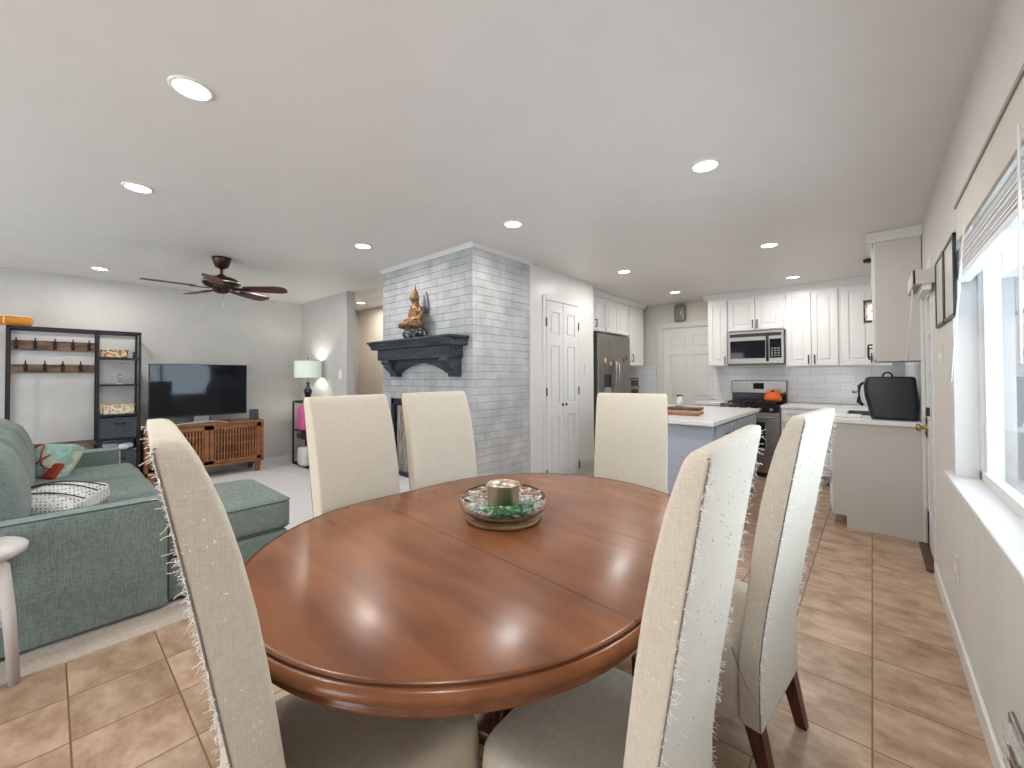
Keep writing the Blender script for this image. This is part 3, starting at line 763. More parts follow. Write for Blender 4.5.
# white stool at the left edge
sc_ = Vector((-2.83, -.245, 0))
st = thing('bar_stool', 'whitewashed wooden stool with round seat beside the sofa arm', 'stool', sc_)
MB().lathe([(.001, .535), (.175, .535), (.190, .545), (.193, .565), (.180, .577), (.001, .580)], sc_, 40).build('seat', stool_m, st)
for k in range(4):
    a = radians(62+90*k); ca, sa = cos(a), sin(a)
    MB().tube([sc_+Vector((.09*ca, .09*sa, .54)), sc_+Vector((.135*ca, .135*sa, .50)), sc_+Vector((.16*ca, .16*sa, .3)), sc_+Vector((.18*ca, .18*sa, 0))], .022, 4, rads=[.034, .032, .027, .024]).build('leg', stool_m, st)
g = MB()
for k in range(4):
    a, b = radians(62+90*k), radians(152+90*k)
    g.tube([sc_+Vector((.16*cos(a), .16*sin(a), .26)), sc_+Vector((.16*cos(b), .16*sin(b), .26))], .011, 8)
g.build('stretcher', stool_m, st)

# ------------------------------------------------------------------ hall tree shelving on the left wall
hx0, hx1 = LX+.03, -6.40   # back, front
ht = thing('hall_tree', 'black metal hall tree with wooden hook boards and shelves', 'shelving', (-6.57, .22, 0))
f = MB()
pw = .021
for y in (-.275, .357, .70):
    for x in (hx1, hx0): f.box(x-pw/2, x+pw/2, y-pw/2, y+pw/2, 0, 1.815)
for x in (hx1, hx0): f.box(x-pw/2, x+pw/2, -.275, .70, 1.79, 1.815)
for y in (-.275, .357, .70):
    f.box(hx0, hx1, y-.008, y+.008, 1.795, 1.812); f.box(hx0, hx1, y-.008, y+.008, .06, .08)
f.build('frame', black_metal, ht)
for z in (1.505, 1.205, .865, .595, .09):
    MB().box(hx0-.012, hx1+.012, .365, .692, z-.01, z+.008).build('shelf', black_metal, ht)
MB().box(hx0-.012, hx1+.014, -.285, .352, .40+.155, .40+.18).build('bench', rustic, ht, bevel=.003)
MB().box(hx0-.012, hx1+.014, -.265, .352, .14, .155).build('shoe_shelf', black_metal, ht)
for z0, z1, ys in ((1.585, 1.690, (-.23, -.10, .04, .175, .30)), (1.345, 1.435, (-.165, -.03, .10, .235))):
    bo = MB().box(hx0-.01, hx0+.012, -.262, .344, z0, z1).build('hook_board', rustic, ht, bevel=.002)
    for y in ys:
        zc = z0+.045
        MB().tube([(hx0+.012, y, zc+.04), (hx0+.035, y, zc+.05), (hx0+.045, y, zc+.085)], .006, 6).tube([(hx0+.012, y, zc), (hx0+.05, y, zc-.02), (hx0+.06, y, zc+.01)], .007, 6).box(hx0+.012, hx0+.017, y-.014, y+.014, zc-.03, zc+.05).build('hook', black_metal, bo)
# fabric bins
def fbin(z, h, label):
    t = thing('fabric_bin', label, 'storage bin', (-6.55, .53, z), group='fabric bins in the hall tree')
    o = MB().box(hx0, hx1+.005, .378, .680, z, z+h).build('bin_body', bin_m, t, bevel=.01)
    MB().tube([(hx1+.008, .49, z+h*.72), (hx1+.02, .50, z+h*.72), (hx1+.02, .57, z+h*.72), (hx1+.008, .58, z+h*.72)], .008, 6).build('handle', black_plastic, t)
fbin(.605, .235, 'charcoal fabric drawer bin in the upper slot under the shelves')
fbin(.10, .38, 'charcoal fabric bin at the bottom of the hall tree')
cl = MB(); rnd = random.Random(8)
for i in range(5): cl.soft((-6.5+rnd.uniform(-.05, .06), .45+.04*i, .50+rnd.uniform(0, .02)), (.13, .09, .05), .02, (0, 0, .01), 5)
tag(cl.build('folded_cloth', mat('pale_blue_cloth', (.60, .66, .74), .9)), 'pale blue cloth bundled on top of the lower charcoal bin', 'cloth')
def basket(y0, y1, z0, h, m_, label):
    t = thing('woven_basket', label, 'basket', (-6.52, (y0+y1)/2, z0), group='woven trays in the hall tree')
    m_b = MB(); x0, x1, th = hx0+.06, hx1-.01, .012
    m_b.box(x0, x1, y0, y0+th, z0, z0+h).box(x0, x1, y1-th, y1, z0, z0+h).box(x0, x0+th, y0, y1, z0, z0+h).box(x1-th, x1, y0, y1, z0, z0+h).box(x0, x1, y0, y1, z0, z0+.012)
    m_b.build('basket_body', m_, t, bevel=.004)
    MB().tube([(x0, y0, z0+h), (x1, y0, z0+h), (x1, y1, z0+h), (x0, y1, z0+h)], .007, 6, True).build('rim', m_, t)
basket(.375, .600, 1.514, .085, basket_m, 'brown woven tray on the upper shelf of the hall tree')
basket(.395, .66, .874, .105, basket_pale, 'pale woven tray on the shelf above the upper bin')
t = thing('glass_ornament', 'small clear glass ornament on the middle shelf', 'ornament', (-6.50, .54, 1.2155))
MB().lathe([(.03, 0), (.032, .01), (.01, .02), (.008, .05), (.02, .07), (.024, .09), (.012, .11), (.001, .12)], (-6.50, .54, 1.2155), 16).build('ornament_body', glass_m, t)
MB().lathe([(.034, -.001), (.036, .004), (.034, .008)], (-6.50, .54, 1.2155), 16).build('foot', white_plastic, t)
t = MB().sphere((-6.44, .66, 1.545), .022, 10).sphere((-6.45, .655, 1.575), .016, 10).box(-6.47, -6.42, .64, .68, 1.514, 1.53)
tag(t.build('figurine', black_plastic), 'small black figurine at the end of the upper shelf', 'figurine')  # lump shape put in for an unclear black clump
# amber dish set on top
t = thing('amber_dish', 'amber orange glass dish on top of the black hall tree', 'dish', (-6.5, -.28, 1.816))
MB().soft((-6.5, -.30, 1.866), (.16, .38, .09), .035, (0, 0, .0), 10).build('dish_body', amber_glass, t)
MB().tube([(-6.416, -.30-.0, 1.83), (-6.414, -.30, 1.90)], .006, 6).tube([(-6.5+.08*cos(a), -.30+.185*sin(a), 1.91) for a in [i*pi/10 for i in range(20)]], .006, 6, True).build('rim', mat('pale_amber', (.85, .62, .35), .3), t)

# ------------------------------------------------------------------ TV stand and TV
sx0, sx1, sy0, sy1, sz0, sz1 = LX+.06, -6.30, .74, 1.965, .15, .705
ts = thing('media_console', 'amber wooden media console with slatted doors', 'cabinet', (-6.5, 1.35, 0))
MB().box(sx0, sx1+.01, sy0, sy1, sz1-.03, sz1).box(sx0, sx1, sy0, sy1, sz0, sz0+.03).box(sx0, sx1, sy0, sy0+.03, sz0, sz1).box(sx0, sx1, sy1-.03, sy1, sz0, sz1).box(sx0, sx0+.02, sy0, sy1, sz0, sz1).box(sx0, sx1-.03, 1.34, 1.36, sz0, sz1).build('body', stand_wood, ts, bevel=.004)
for a, b in ((.775, 1.345), (1.355, 1.93)):
    m_ = MB(); x = sx1-.012
    m_.box(x-.02, x+.008, a, a+.045, sz0+.035, sz1-.035).box(x-.02, x+.008, b-.045, b, sz0+.035, sz1-.035).box(x-.02, x+.008, a, b, sz1-.085, sz1-.035).box(x-.02, x+.008, a, b, sz0+.035, sz0+.075)
    n_ = 15
    for i in range(n_):
        y = a+.045+(b-a-.09)*(i+.5)/n_; m_.box(x-.012, x+.006, y-.009, y+.009, sz0+.07, sz1-.08)
    for zz in (.30, .42, .54): m_.box(x-.016, x-.008, a+.04, b-.04, zz-.01, zz+.01)
    dr = m_.build('door', stand_wood, ts)
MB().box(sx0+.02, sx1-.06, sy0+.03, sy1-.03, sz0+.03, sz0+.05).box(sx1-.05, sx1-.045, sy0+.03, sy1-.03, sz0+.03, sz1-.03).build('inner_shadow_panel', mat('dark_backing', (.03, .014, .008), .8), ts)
for x in (sx0+.05, sx1-.05):
    for y in (sy0+.06, sy1-.06): MB().frustum((x, y, 0), (.022, .022), (x, y, sz0), (.034, .034)).build('leg', stand_wood, ts)
tv = thing('television', 'large flat black television on the slatted console', 'television', (-6.48, 1.30, sz1))
MB().box(-6.49, -6.45, .785, 1.80, .795, 1.455).build('housing', black_plastic, tv, bevel=.004)
MB().box(-6.4505, -6.447, .795, 1.79, .815, 1.447).build('screen', black_gloss, tv)
MB().box(-6.50, -6.46, 1.22, 1.38, sz1+.01, .80).box(-6.56, -6.36, 1.05, 1.55, sz1, sz1+.012).build('stand', steel, tv, bevel=.003)
sp = thing('smart_speaker', 'dark grey cylindrical speaker at right end of console', 'speaker', (-6.42, 1.88, sz1))
MB().lathe([(.001, 0), (.052, 0), (.055, .006), (.055, .135), (.050, .14), (.001, .14)], (-6.42, 1.88, sz1), 28).build('speaker_body', bin_m, sp)
MB().lathe([(.001, .1402), (.046, .1405), (.050, .139)], (-6.42, 1.88, sz1), 28).build('top', black_plastic, sp)
tag(MB().soft((-6.38, 1.50, sz1+.011), (.045, .17, .02), .008, n=5).build('remote_control', black_plastic), 'slim black remote control lying on the console before the television', 'remote')
# white cable sagging over the console front
tag(MB().tube([(-6.33, 1.0+.05*i, sz1+.006+.02*sin(i*pi/11)) for i in range(12)], .004, 6).build('cable', white_plastic), 'white cable lying along the console top', 'cable')

# ------------------------------------------------------------------ side table and lamp in the corner
tt = thing('metal_side_table', 'tall narrow black metal side table in the room corner', 'side table', (-6.02, 2.44, 0))
f = MB(); X0, X1, Y0, Y1 = -6.44, -5.85, 2.40, 2.58
for x in (X0, X1):
    for y in (Y0, Y1): f.box(x-.01, x+.01, y-.01, y+.01, 0, .93)
for z in (.02, .51, .92):
    f.box(X0, X1, Y0-.008, Y0+.008, z-.008, z+.008).box(X0, X1, Y1-.008, Y1+.008, z-.008, z+.008).box(X0-.008, X0+.008, Y0, Y1, z-.008, z+.008).box(X1-.008, X1+.008, Y0, Y1, z-.008, z+.008)
f.build('frame', black_metal, tt)
MB().box(X0, X1, Y0, Y1, .925, .94).build('tabletop', black_metal, tt); MB().box(X0, X1, Y0, Y1, .505, .515).build('shelf', black_metal, tt); MB().box(X0, X1, Y0, Y1, .03, .04).build('shelf', black_metal, tt)
lc = Vector((-6.02, 2.44, .94))
lp = thing('table_lamp', 'table lamp with pale green drum shade and black baluster base', 'lamp', lc)
MB().lathe([(.001, 0), (.07, 0), (.07, .015), (.03, .03), (.035, .08), (.055, .14), (.05, .17), (.025, .20), (.018, .24), (.03, .26), (.015, .28), (.008, .36), (.008, .50)], lc, 24).build('base', black_enamel, lp)
MB().lathe([(.180, .340), (.176, .575)], lc, 40, cap=False).lathe([(.174, .575), (.178, .340)], lc, 40, cap=False).build('lamp_shade', shade_m, lp)
MB().sphere(lc+Vector((0, 0, .62)), .012, 10).tube([lc+Vector((0, 0, .57)), lc+Vector((0, 0, .61))], .004, 6).tube([lc+Vector((-.175, 0, .57)), lc+Vector((.175, 0, .57))], .003, 5).build('finial', black_metal, lp)
MB().sphere(lc+Vector((0, 0, .45)), .032, 12).build('bulb', mat('lamp_bulb', (1, 1, 1), .5, emit=(1, .9, .75), estr=18), lp)
pl = bpy.data.lights.new('lamp_glow', 'POINT'); pl.energy = 8; pl.color = (1, .95, .86); pl.shadow_soft_size = .03
po = bpy.data.objects.new('lamp_glow', pl); COL.objects.link(po); po.location = lc+Vector((.02, .05, .46))
t = MB().soft((-6.12, 2.43, .70), (.20, .14, .34), .03, n=6)
tag(t.build('pink_bag', pink_m), 'bright pink bag on the middle shelf of the metal side table', 'bag')
tag(MB().soft((-6.08, 2.43, .45), (.26, .16, .08), .02, n=5).build('black_pouch', black_plastic), 'black pouch hanging below the pink bag shelf', 'pouch')
tag(MB().soft((-6.02, 2.42, .17), (.22, .18, .26), .04, n=6).build('white_bottle', white_plastic), 'white container on the bottom shelf of metal side table', 'container')
tag(MB().sphere((-5.83, 2.45, .975), .035, 12, (1, 1, 1.1)).build('wooden_apple', mat('terracotta', (.35, .12, .07), .6)), 'small reddish ornament on the side table beside the lamp', 'ornament')

# ------------------------------------------------------------------ ceiling fan
fc = Vector((-4.68, 1.09, .022))
fn = thing('ceiling_fan', 'bronze ceiling fan with five dark cherry blades', 'ceiling fan', (fc.x, fc.y, 2.198))
MB().lathe([(.001, 2.31), (.02, 2.31), (.055, 2.33), (.076, 2.40), (.08, 2.418)], fc, 28).build('canopy', fan_metal, fn)
MB().lathe([(.013, 2.23), (.013, 2.33)], fc, 12).build('rod', fan_metal, fn)
MB().lathe([(.001, 2.075), (.04, 2.077), (.07, 2.095), (.075, 2.12), (.13, 2.14), (.155, 2.165), (.155, 2.185), (.14, 2.205), (.10, 2.225), (.045, 2.24), (.02, 2.26)], fc, 36).build('motor', fan_metal, fn)
MB().lathe([(.157, 2.170), (.160, 2.175), (.157, 2.180)], fc, 36, cap=False).build('trim_ring', chrome, fn)
for k in range(5):
    a = radians(51+72*k)
    Mx = Matrix.Translation((fc.x, fc.y, 2.145)) @ Matrix.Rotation(a, 4, 'Z')
    Mb = Mx @ Matrix.Rotation(radians(-13), 4, 'X')
    P = [(.20, -.045), (.30, -.06), (.45, -.070), (.50, -.074), (.555, -.062), (.58, -.03), (.585, 0), (.58, .03), (.555, .062), (.50, .074), (.45, .070), (.30, .06), (.20, .045)]
    bl = MB().prism(P, 'z', -.005, .005, M=Mb).build('blade', fan_blade_m, fn)
    MB().add([(.09, -.02, -.004), (.09, .02, -.004), (.24, .035, -.004), (.24, -.035, -.004), (.09, -.02, -.012), (.09, .02, -.012), (.24, .035, -.012), (.24, -.035, -.012)],
             [(0, 1, 2, 3), (7, 6, 5, 4), (0, 4, 5, 1), (1, 5, 6, 2), (2, 6, 7, 3), (3, 7, 4, 0)], False, Mb).build('blade_bracket', fan_metal, bl)
MB().tube([fc+Vector((.05, 0, 2.09)), fc+Vector((.052, 0, 1.86))], .0015, 5).build('pull_chain', chrome, fn)

# ------------------------------------------------------------------ fireplace mantel, insert, statue
mt = thing('fireplace_mantel', 'black distressed wood mantel shelf with corbels on white brick', 'mantel', (-3.24, 2.28, 1.30))
MY = FY
ml, mr_ = -3.90, -2.585
top = MB()
top.box(ml, mr_, 2.155, MY, 1.622, 1.645).build('shelf_top', mantel_m, mt, bevel=.006)
g = MB(); prof = [(MY, 1.622), (2.165, 1.622), (2.165, 1.610), (2.19, 1.585), (2.195, 1.562), (MY, 1.562)]
g.prism(prof, 'x', ml+.025, mr_-.02); g.box(ml+.10, mr_-.085, 2.225, MY, 1.455, 1.562); g.build('moulding', mantel_m, mt, bevel=.004)
# arched apron
ar = [(-3.60, 1.455), (-2.80, 1.455)]
arch = [(-2.80-.80*i/20, 1.325+.095*sin(pi*i/20)**.8 if 0 < i < 20 else 1.325) for i in range(21)]
MB().prism(ar+arch, 'y', 2.30, MY).build('arched_apron', mantel_m, mt)
for x0, x1 in ((-3.72, -3.60), (-2.80, -2.69)):
    pf_ = [(MY, 1.455), (2.225, 1.455), (2.215, 1.435), (2.222, 1.415), (2.245, 1.405), (2.245, 1.395), (2.26, 1.37), (2.29, 1.345), (2.315, 1.325), (2.325, 1.30), (2.32, 1.29), (MY, 1.29)]
    MB().prism(pf_, 'x', x0, x1).build('corbel', mantel_m, mt, bevel=.003)
fi = thing('fireplace_insert', 'dark framed fireplace opening with mesh curtain', 'fireplace', (-3.24, FY-.01, .30))
MB().box(-3.76, -3.70, FY-.03, FY, .30, 1.07).box(-2.80, -2.74, FY-.03, FY, .30, 1.07).box(-3.76, -2.74, FY-.03, FY, 1.01, 1.07).box(-3.76, -2.74, FY-.05, FY, .30, .34).build('frame', mat('dark_blue_black', (.02, .03, .05), .4, .3), fi, bevel=.004)
MB().box(-3.70, -2.80, FY-.004, FY-.001, .34, 1.01).build('firebox_back', black_enamel, fi)
cu = MB(); n_ = 90; v = []; 
for i in range(n_+1):
    x = -3.66+.82*i/n_; y = FY-.018+.007*sin(i*1.3); v += [(x, y, .34), (x, y, 1.00)]
cu.add(v, [(2*i, 2*i+2, 2*i+3, 2*i+1) for i in range(n_)], True); cu.build('mesh_curtain', mesh_m, fi)
tag(MB().box(-3.95, -2.62, 1.98, FY, 0, .30).build('raised_hearth', noisy('painted_hearth', (.50, .51, .53), (.58, .59, .60), 8, 5, rough=.7), bevel=.008), 'low painted hearth step below the fireplace opening', 'hearth')

# statue: one continuous remeshed body on a lotus base
bx = Vector((-3.23, 2.275, 1.646))
bu = thing('buddha_statue', 'seated gold buddha statue on the black mantel', 'statue', bx)
face = Matrix.Rotation(radians(-8), 4, 'Z')     # faces -y turned a little to the left
def L(x, y, z): return bx+face @ Vector((x*1.22, y*1.22, z*.985))
bl = MB().lathe([(.001, 0), (.092, 0), (.103, .02), (.107, .045), (.095, .07), (.102, .09), (.09, .105), (.001, .105)], bx, 32)
for i in range(14):
    a = 2*pi*i/14; bl.sphere(bx+Vector((.094*cos(a), .094*sin(a), .045)), .022, 8, (1, 1, 1.5))
bl.build('lotus_base', dark_lotus, bu)
b_ = MB()
def ball(x, y, z, r, sc=(1, 1, 1)): b_.sphere(L(x, y, z), r, 14, sc)
b_.sphere(L(0, -.01, .135), .05, 16, (1.9, 1.4, .75))
for s_ in (-1, 1):
    b_.tube([L(s_*.05, .02, .14), L(s_*.105, -.02, .135), L(s_*.08, -.075, .13), L(-s_*.02, -.085, .13)], .03, 10, rads=[.038, .036, .030, .022])
    b_.tube([L(s_*.06, .015, .285), L(s_*.088, .012, .24), L(s_*.092, -.005, .19), L(s_*.06, -.05, .17), L(s_*.01, -.065, .165)], .02, 10, rads=[.028, .026, .023, .019, .017])
b_.loft([[tuple(L(rx*cos(t), ry*sin(t)+.01, z)) for t in [2*pi*i/16 for i in range(16)]] for rx, ry, z in ((.07, .055, .12), (.062, .048, .18), (.058, .042, .22), (.075, .046, .265), (.072, .042, .295), (.048, .036, .318), (.028, .028, .335), (.026, .026, .36))])
ball(0, .002, .392, .044, (1, 1.05, 1.2)); ball(0, .008, .440, .027); ball(0, -.043, .386, .006, (.8, 1, 1.3))
ball(0, .008, .462, .014)
for s_ in (-1, 1): ball(s_*.047, .008, .382, .011, (.6, 1, 2.2))
o = b_.build('figure', gold_statue, bu)
rm = o.modifiers.new('remesh', 'REMESH'); rm.mode = 'VOXEL'; rm.voxel_size = .004; rm.use_smooth_shade = True
MB().lathe([(.012, .455), (.013, .463), (.005, .485), (.001, .515)], bx+face @ Vector((0, .008, 0)), 12).build('flame_finial', gold_statue, bu)
MB().loft([[tuple(L(.03+w_*sgn, .085+t_, z)) for sgn, t_ in ((-1, 0), (0, -.006), (1, 0), (0, .006))] for w_, z in ((.026, .26), (.030, .32), (.026, .37), (.013, .42), (.001, .46))]).build('leaf_ornament', mat('pewter_leaf', (.25, .24, .30), .4, .5), bu)

# ------------------------------------------------------------------ kitchen
def bar_handle(mb, p, horiz, ax, L_=.10, out=.028, rad=.0065):
    """p = point on the door face; ax = outward unit vector; horiz = unit along the bar"""
    p = Vector(p); ax = Vector(ax); h = Vector(horiz)
    a, b = p-h*L_/2, p+h*L_/2
    mb.tube([a, a+ax*out, a+ax*out+h*.004, b+ax*out-h*.004, b+ax*out, b], rad, 6)
    return mb
def cab_door(parent, facing, u0, u1, z0, z1, plane, handle=None, m_=None, stile=.055, name='door'):
    """facing: 'y-' 'x-' 'x+'; handle: (u, z, 'v'/'h')"""
    m_ = m_ or cab_m; mb = MB()
    sg = -1 if facing[1] == '-' else 1
    def bx_(a0, a1, c0, c1, d0, d1):
        p0, p1 = plane+sg*d0, plane+sg*d1
        if facing[0] == 'y': mb.box(a0, a1, p0, p1, c0, c1)
        else: mb.box(p0, p1, a0, a1, c0, c1)
    bx_(u0, u1, z0, z1, 0, .010)
    bx_(u0, u0+stile, z0, z1, .01, .020); bx_(u1-stile, u1, z0, z1, .01, .020)
    bx_(u0, u1, z0, z0+stile, .01, .0198); bx_(u0, u1, z1-stile, z1, .01, .0198)
    if z1-z0 > .2:
        g = stile+.028
        bx_(u0+g, u1-g, z0+g, z1-g, .01, .018)
    o = mb.build(name, m_, parent, bevel=.003)
    if handle:
        u, z, k = handle
        p = (u, plane+sg*.02, z) if facing[0] == 'y' else (plane+sg*.02, u, z)
        ax = (0, sg, 0) if facing[0] == 'y' else (sg, 0, 0)
        hz = (0, 0, 1) if k == 'v' else ((1, 0, 0) if facing[0] == 'y' else (0, 1, 0))
        bar_handle(MB(), p, hz, ax).build('handle', bronze, o)
    return o
UY = 6.31
def upper(name, label, x0, x1, z0, z1, doors):
    t = thing(name, label, 'cabinet', ((x0+x1)/2, (UY+BY)/2, z0), group='wall cabinets along the range wall')
    MB().box(x0, x1, UY, BY, z0, z1).build('body', cab_m, t, bevel=.002)
    for a, b, h in doors: cab_door(t, 'y-', a, b, z0+.012, z1-.03, UY, h)
    return t
upper('wall_cabinet', 'narrow white wall cabinet left of the microwave', -1.775, -1.512, 1.42, 2.37, [(-1.762, -1.522, (-1.545, 1.50, 'v'))])
upper('wall_cabinet', 'short white double cabinet above the microwave', -1.511, -.835, 1.895, 2.37, [(-1.497, -1.178, (-1.20, 1.985, 'v')), (-1.170, -.853, (-1.145, 1.985, 'v'))])
upper('wall_cabinet', 'tall white double-door wall cabinet right of the microwave', -.834, -.275, 1.40, 2.37, [(-.818, -.565, (-.592, 1.49, 'v')), (-.557, -.300, (-.530, 1.49, 'v'))])
upper('wall_cabinet', 'white corner wall cabinet beside the hanging lantern', -.274, .29, 1.40, 2.37, [(-.255, .03, (-.0, 1.49, 'v'))])
cp = [(0, 0), (0, -.07), (.015, -.07), (.02, -.055), (.045, -.02), (.055, -.015), (.055, 0)]
struct('trim_9', MB().prism([(UY-p[0], CH+p[1]) for p in cp], 'x', -1.8298, .3).prism([(-1.775-p[0], CH+p[1]) for p in cp], 'y', UY, BY).box(-1.775, .3, UY, BY, 2.37, CH), cab_m)
# right-hand wall cabinet: end panel faces the dining room
EY = 4.42
rc = thing('wall_cabinet', 'deep wall cabinet on window side, greige end panel facing the table', 'cabinet', (.165, 4.6, 1.40))
MB().box(.028, .295, EY, 5.10, 1.405, 2.40).build('body', end_panel_m, rc, bevel=.002)
cab_door(rc, 'x-', EY+.01, 4.75, 1.42, 2.37, .028, (EY+.04, 1.49, 'v')); cab_door(rc, 'x-', 4.76, 5.09, 1.42, 2.37, .028, (5.05, 1.49, 'v'))
MB().prism([(EY-p[0], CH-.003+p[1]) for p in cp], 'x', -.0268, .30).prism([(.028-p[0], CH-.003+p[1]) for p in cp], 'y', EY, 5.10).box(.028, .295, EY, 5.1, 2.40, CH-.003).build('crown', trim_m, rc)
# pendant lantern over the sink
pc = Vector((.005, 5.38, 0))
pn = thing('pendant_lantern', 'small bronze lantern with warm glass hanging by the cabinets', 'pendant light', (pc.x, pc.y, 1.80))
MB().lathe([(.055, 2.415), (.06, 2.425), (.06, 2.44)], pc, 20).build('canopy', black_metal, pn)
MB().tube([pc+Vector((0, 0, 2.03)), pc+Vector((0, 0, 2.42))], .003, 6).build('cord', white_plastic, pn)
f = MB(); s_ = .055
for i in (-1, 1):
    for j in (-1, 1): f.box(pc.x+i*s_-.005, pc.x+i*s_+.005, pc.y+j*s_-.005, pc.y+j*s_+.005, 1.82, 2.03)
for z in (1.82, 2.02): f.box(pc.x-s_-.006, pc.x+s_+.006, pc.y-s_-.006, pc.y+s_+.006, z-.006, z+.010)
for a, b in (((-s_, 1.83), (s_, 2.01)), ((s_, 1.83), (-s_, 2.01))):
    f.tube([(pc.x+a[0], pc.y-s_, a[1]), (pc.x+b[0], pc.y-s_, b[1])], .003, 5).tube([(pc.x-s_, pc.y+a[0], a[1]), (pc.x-s_, pc.y+b[0], b[1])], .003, 5).tube([(pc.x+s_, pc.y+a[0], a[1]), (pc.x+s_, pc.y+b[0], b[1])], .003, 5)
f.build('cage', fan_metal, pn)
MB().lathe([(.001, 1.835), (.028, 1.84), (.032, 1.9), (.028, 1.98), (.001, 1.99)], pc, 16).build('glass_shade', pink_glow, pn)
# microwave
mx0, mx1, my, mz0, mz1 = -1.505, -.842, 6.25, 1.445, 1.885
mw = thing('microwave', 'stainless over-the-range microwave with black window', 'microwave', ((mx0+mx1)/2, 6.42, mz0))
MB().box(mx0, mx1, my, BY, mz0, mz1).build('body', steel, mw, bevel=.006)
MB().box(mx0+.03, mx1-.03, my-.004, my, mz1-.075, mz1-.03).build('vent_grille', black_plastic, mw)
MB().box(mx0+.035, mx1-.21, my-.006, my, mz0+.075, mz1-.125).build('window', black_gloss, mw, bevel=.003)
MB().box(mx1-.16, mx1-.03, my-.006, my, mz0+.075, mz1-.115).build('control_panel', black_gloss, mw, bevel=.003)
g = MB()
for i in range(3):
    for j in range(4): g.box(mx1-.145+i*.036, mx1-.12+i*.036, my-.008, my-.006, mz0+.095+j*.032, mz0+.113+j*.032)
g.build('buttons', mat('grey_buttons', (.18, .22, .26), .4), mw)
bar_handle(MB(), (mx1-.185, my-.003, mz0+.21), (0, 0, 1), (0, -1, 0), .33, .035, .013).build('handle', black_metal, mw)
# range
rx0, rx1, ry = -1.53, -.855, 5.98
rg = thing('gas_range', 'stainless gas range with black cooktop and oven window', 'stove', ((rx0+rx1)/2, 6.3, 0))
MB().box(rx0, rx1, ry, BY-.013, .06, .895).build('body', steel, rg, bevel=.004)
MB().box(rx0, rx1, ry-.01, 6.54, .895, .915).build('cooktop', black_enamel, rg, bevel=.004)
MB().box(rx0+.01, rx1-.005, 6.55, BY-.013, .91, 1.04).build('backguard_lower', black_enamel, rg)
MB().box(rx0, rx1, 6.53, BY-.013, 1.04, 1.22).build('backguard', steel, rg, bevel=.01)
MB().box(-1.25, -1.12, 6.524, 6.53, 1.10, 1.185).build('display', black_gloss, rg)
MB().box(rx0+.005, rx1-.005, ry-.03, ry, .825, .895).build('control_panel', black_enamel, rg, bevel=.004)
for i in range(5):
    x = rx0+.09+i*.124
    MB().lathe([(.022, 0), (.022, .01), (.016, .03), (.001, .031)], (0, 0, 0), 16, Matrix.Translation((x, ry-.03, .86)) @ Matrix.Rotation(radians(90), 4, 'X')).build('knob', steel, rg)
od = MB().box(rx0+.01, rx1-.01, ry-.028, ry, .30, .815).build('oven_door', steel, rg, bevel=.005)
MB().box(rx0+.09, rx1-.16, ry-.032, ry-.028, .38, .70).build('oven_window', black_gloss, od, bevel=.003)
bar_handle(MB(), ((rx0+rx1)/2, ry-.026, .765), (1, 0, 0), (0, -1, 0), .56, .05).build('handle', steel, od)
MB().box(rx0+.01, rx1-.01, ry-.022, ry, .09, .285).build('drawer', steel, rg, bevel=.005)
g = MB()
for cx_ in (rx0+.17, (rx0+rx1)/2, rx1-.17):
    for yy in (6.06, 6.17, 6.28, 6.39, 6.48): g.box(cx_-.095, cx_+.095, yy-.006, yy+.006, .935, .95)
    for xx in (cx_-.09, cx_, cx_+.09): g.box(xx-.006, xx+.006, 6.03, 6.50, .935, .95)
    for xx in (cx_-.09, cx_+.09):
        for yy in (6.04, 6.49): g.box(xx-.006, xx+.006, yy-.006, yy+.006, .915, .94)
g.build('grate', black_metal, rg)
for cx_ in (rx0+.17, rx1-.17):
    for yy in (6.15, 6.38): MB().lathe([(.045, .915), (.045, .925), (.03, .932), (.001, .932)], (cx_, yy, 0), 16).build('burner', black_enamel, rg)
# kettle
kc = Vector((-.99, 6.36, .951))
kt = thing('tea_kettle', 'orange enamel tea kettle on the back burner', 'kettle', kc)
MB().lathe([(.001, 0), (.095, 0), (.105, .02), (.10, .06), (.075, .10), (.04, .118), (.001, .12)], kc, 28).build('pot', orange_enamel, kt)
MB().lathe([(.012, .12), (.016, .135), (.001, .15)], kc, 12).build('lid_knob', black_plastic, kt)
MB().tube([kc+Vector((.08*cos(a), 0, .09+.055*sin(a))) for a in [pi*i/12 for i in range(13)]], .008, 6).build('handle', orange_enamel, kt)
MB().tube([kc+Vector((.08, 0, .06)), kc+Vector((.12, 0, .09)), kc+Vector((.135, 0, .115))], .014, 8, rads=[.02, .014, .010]).build('spout', black_plastic, kt)

# base cabinets + worktops
def basecab(label, x0, x1, y0, y1, name='base_cabinet'):
    t = thing(name, label, 'cabinet', ((x0+x1)/2, (y0+y1)/2, 0)); return t
t = basecab('white base cabinet right of the gas range', rx1+.005, -.30, 6.0, BY)
MB().box(rx1+.005, -.30, 6.0, BY, .10, .885).box(rx1+.005, -.30, 6.07, BY, 0, .10).build('body', cab_m, t)
cab_door(t, 'y-', rx1+.015, -.31, .72, .875, 6.0, ((rx1-.30)/2, .80, 'h'), name='drawer'); cab_door(t, 'y-', rx1+.015, -.31, .115, .705, 6.0, (rx1+.05, .62, 'v'))
t = basecab('narrow white base cabinet left of the gas range', -1.86, rx0-.005, 6.0, BY)
MB().box(-1.86, rx0-.005, 6.0, BY, .10, .885).box(-1.86, rx0-.005, 6.07, BY, 0, .10).build('body', cab_m, t)
cab_door(t, 'y-', -1.85, rx0-.015, .115, .875, 6.0, (rx0-.05, .80, 'v'))
t = basecab('long white base cabinet run ending in the greige end panel', -.27, RX, 4.48, BY)
EP = 4.49
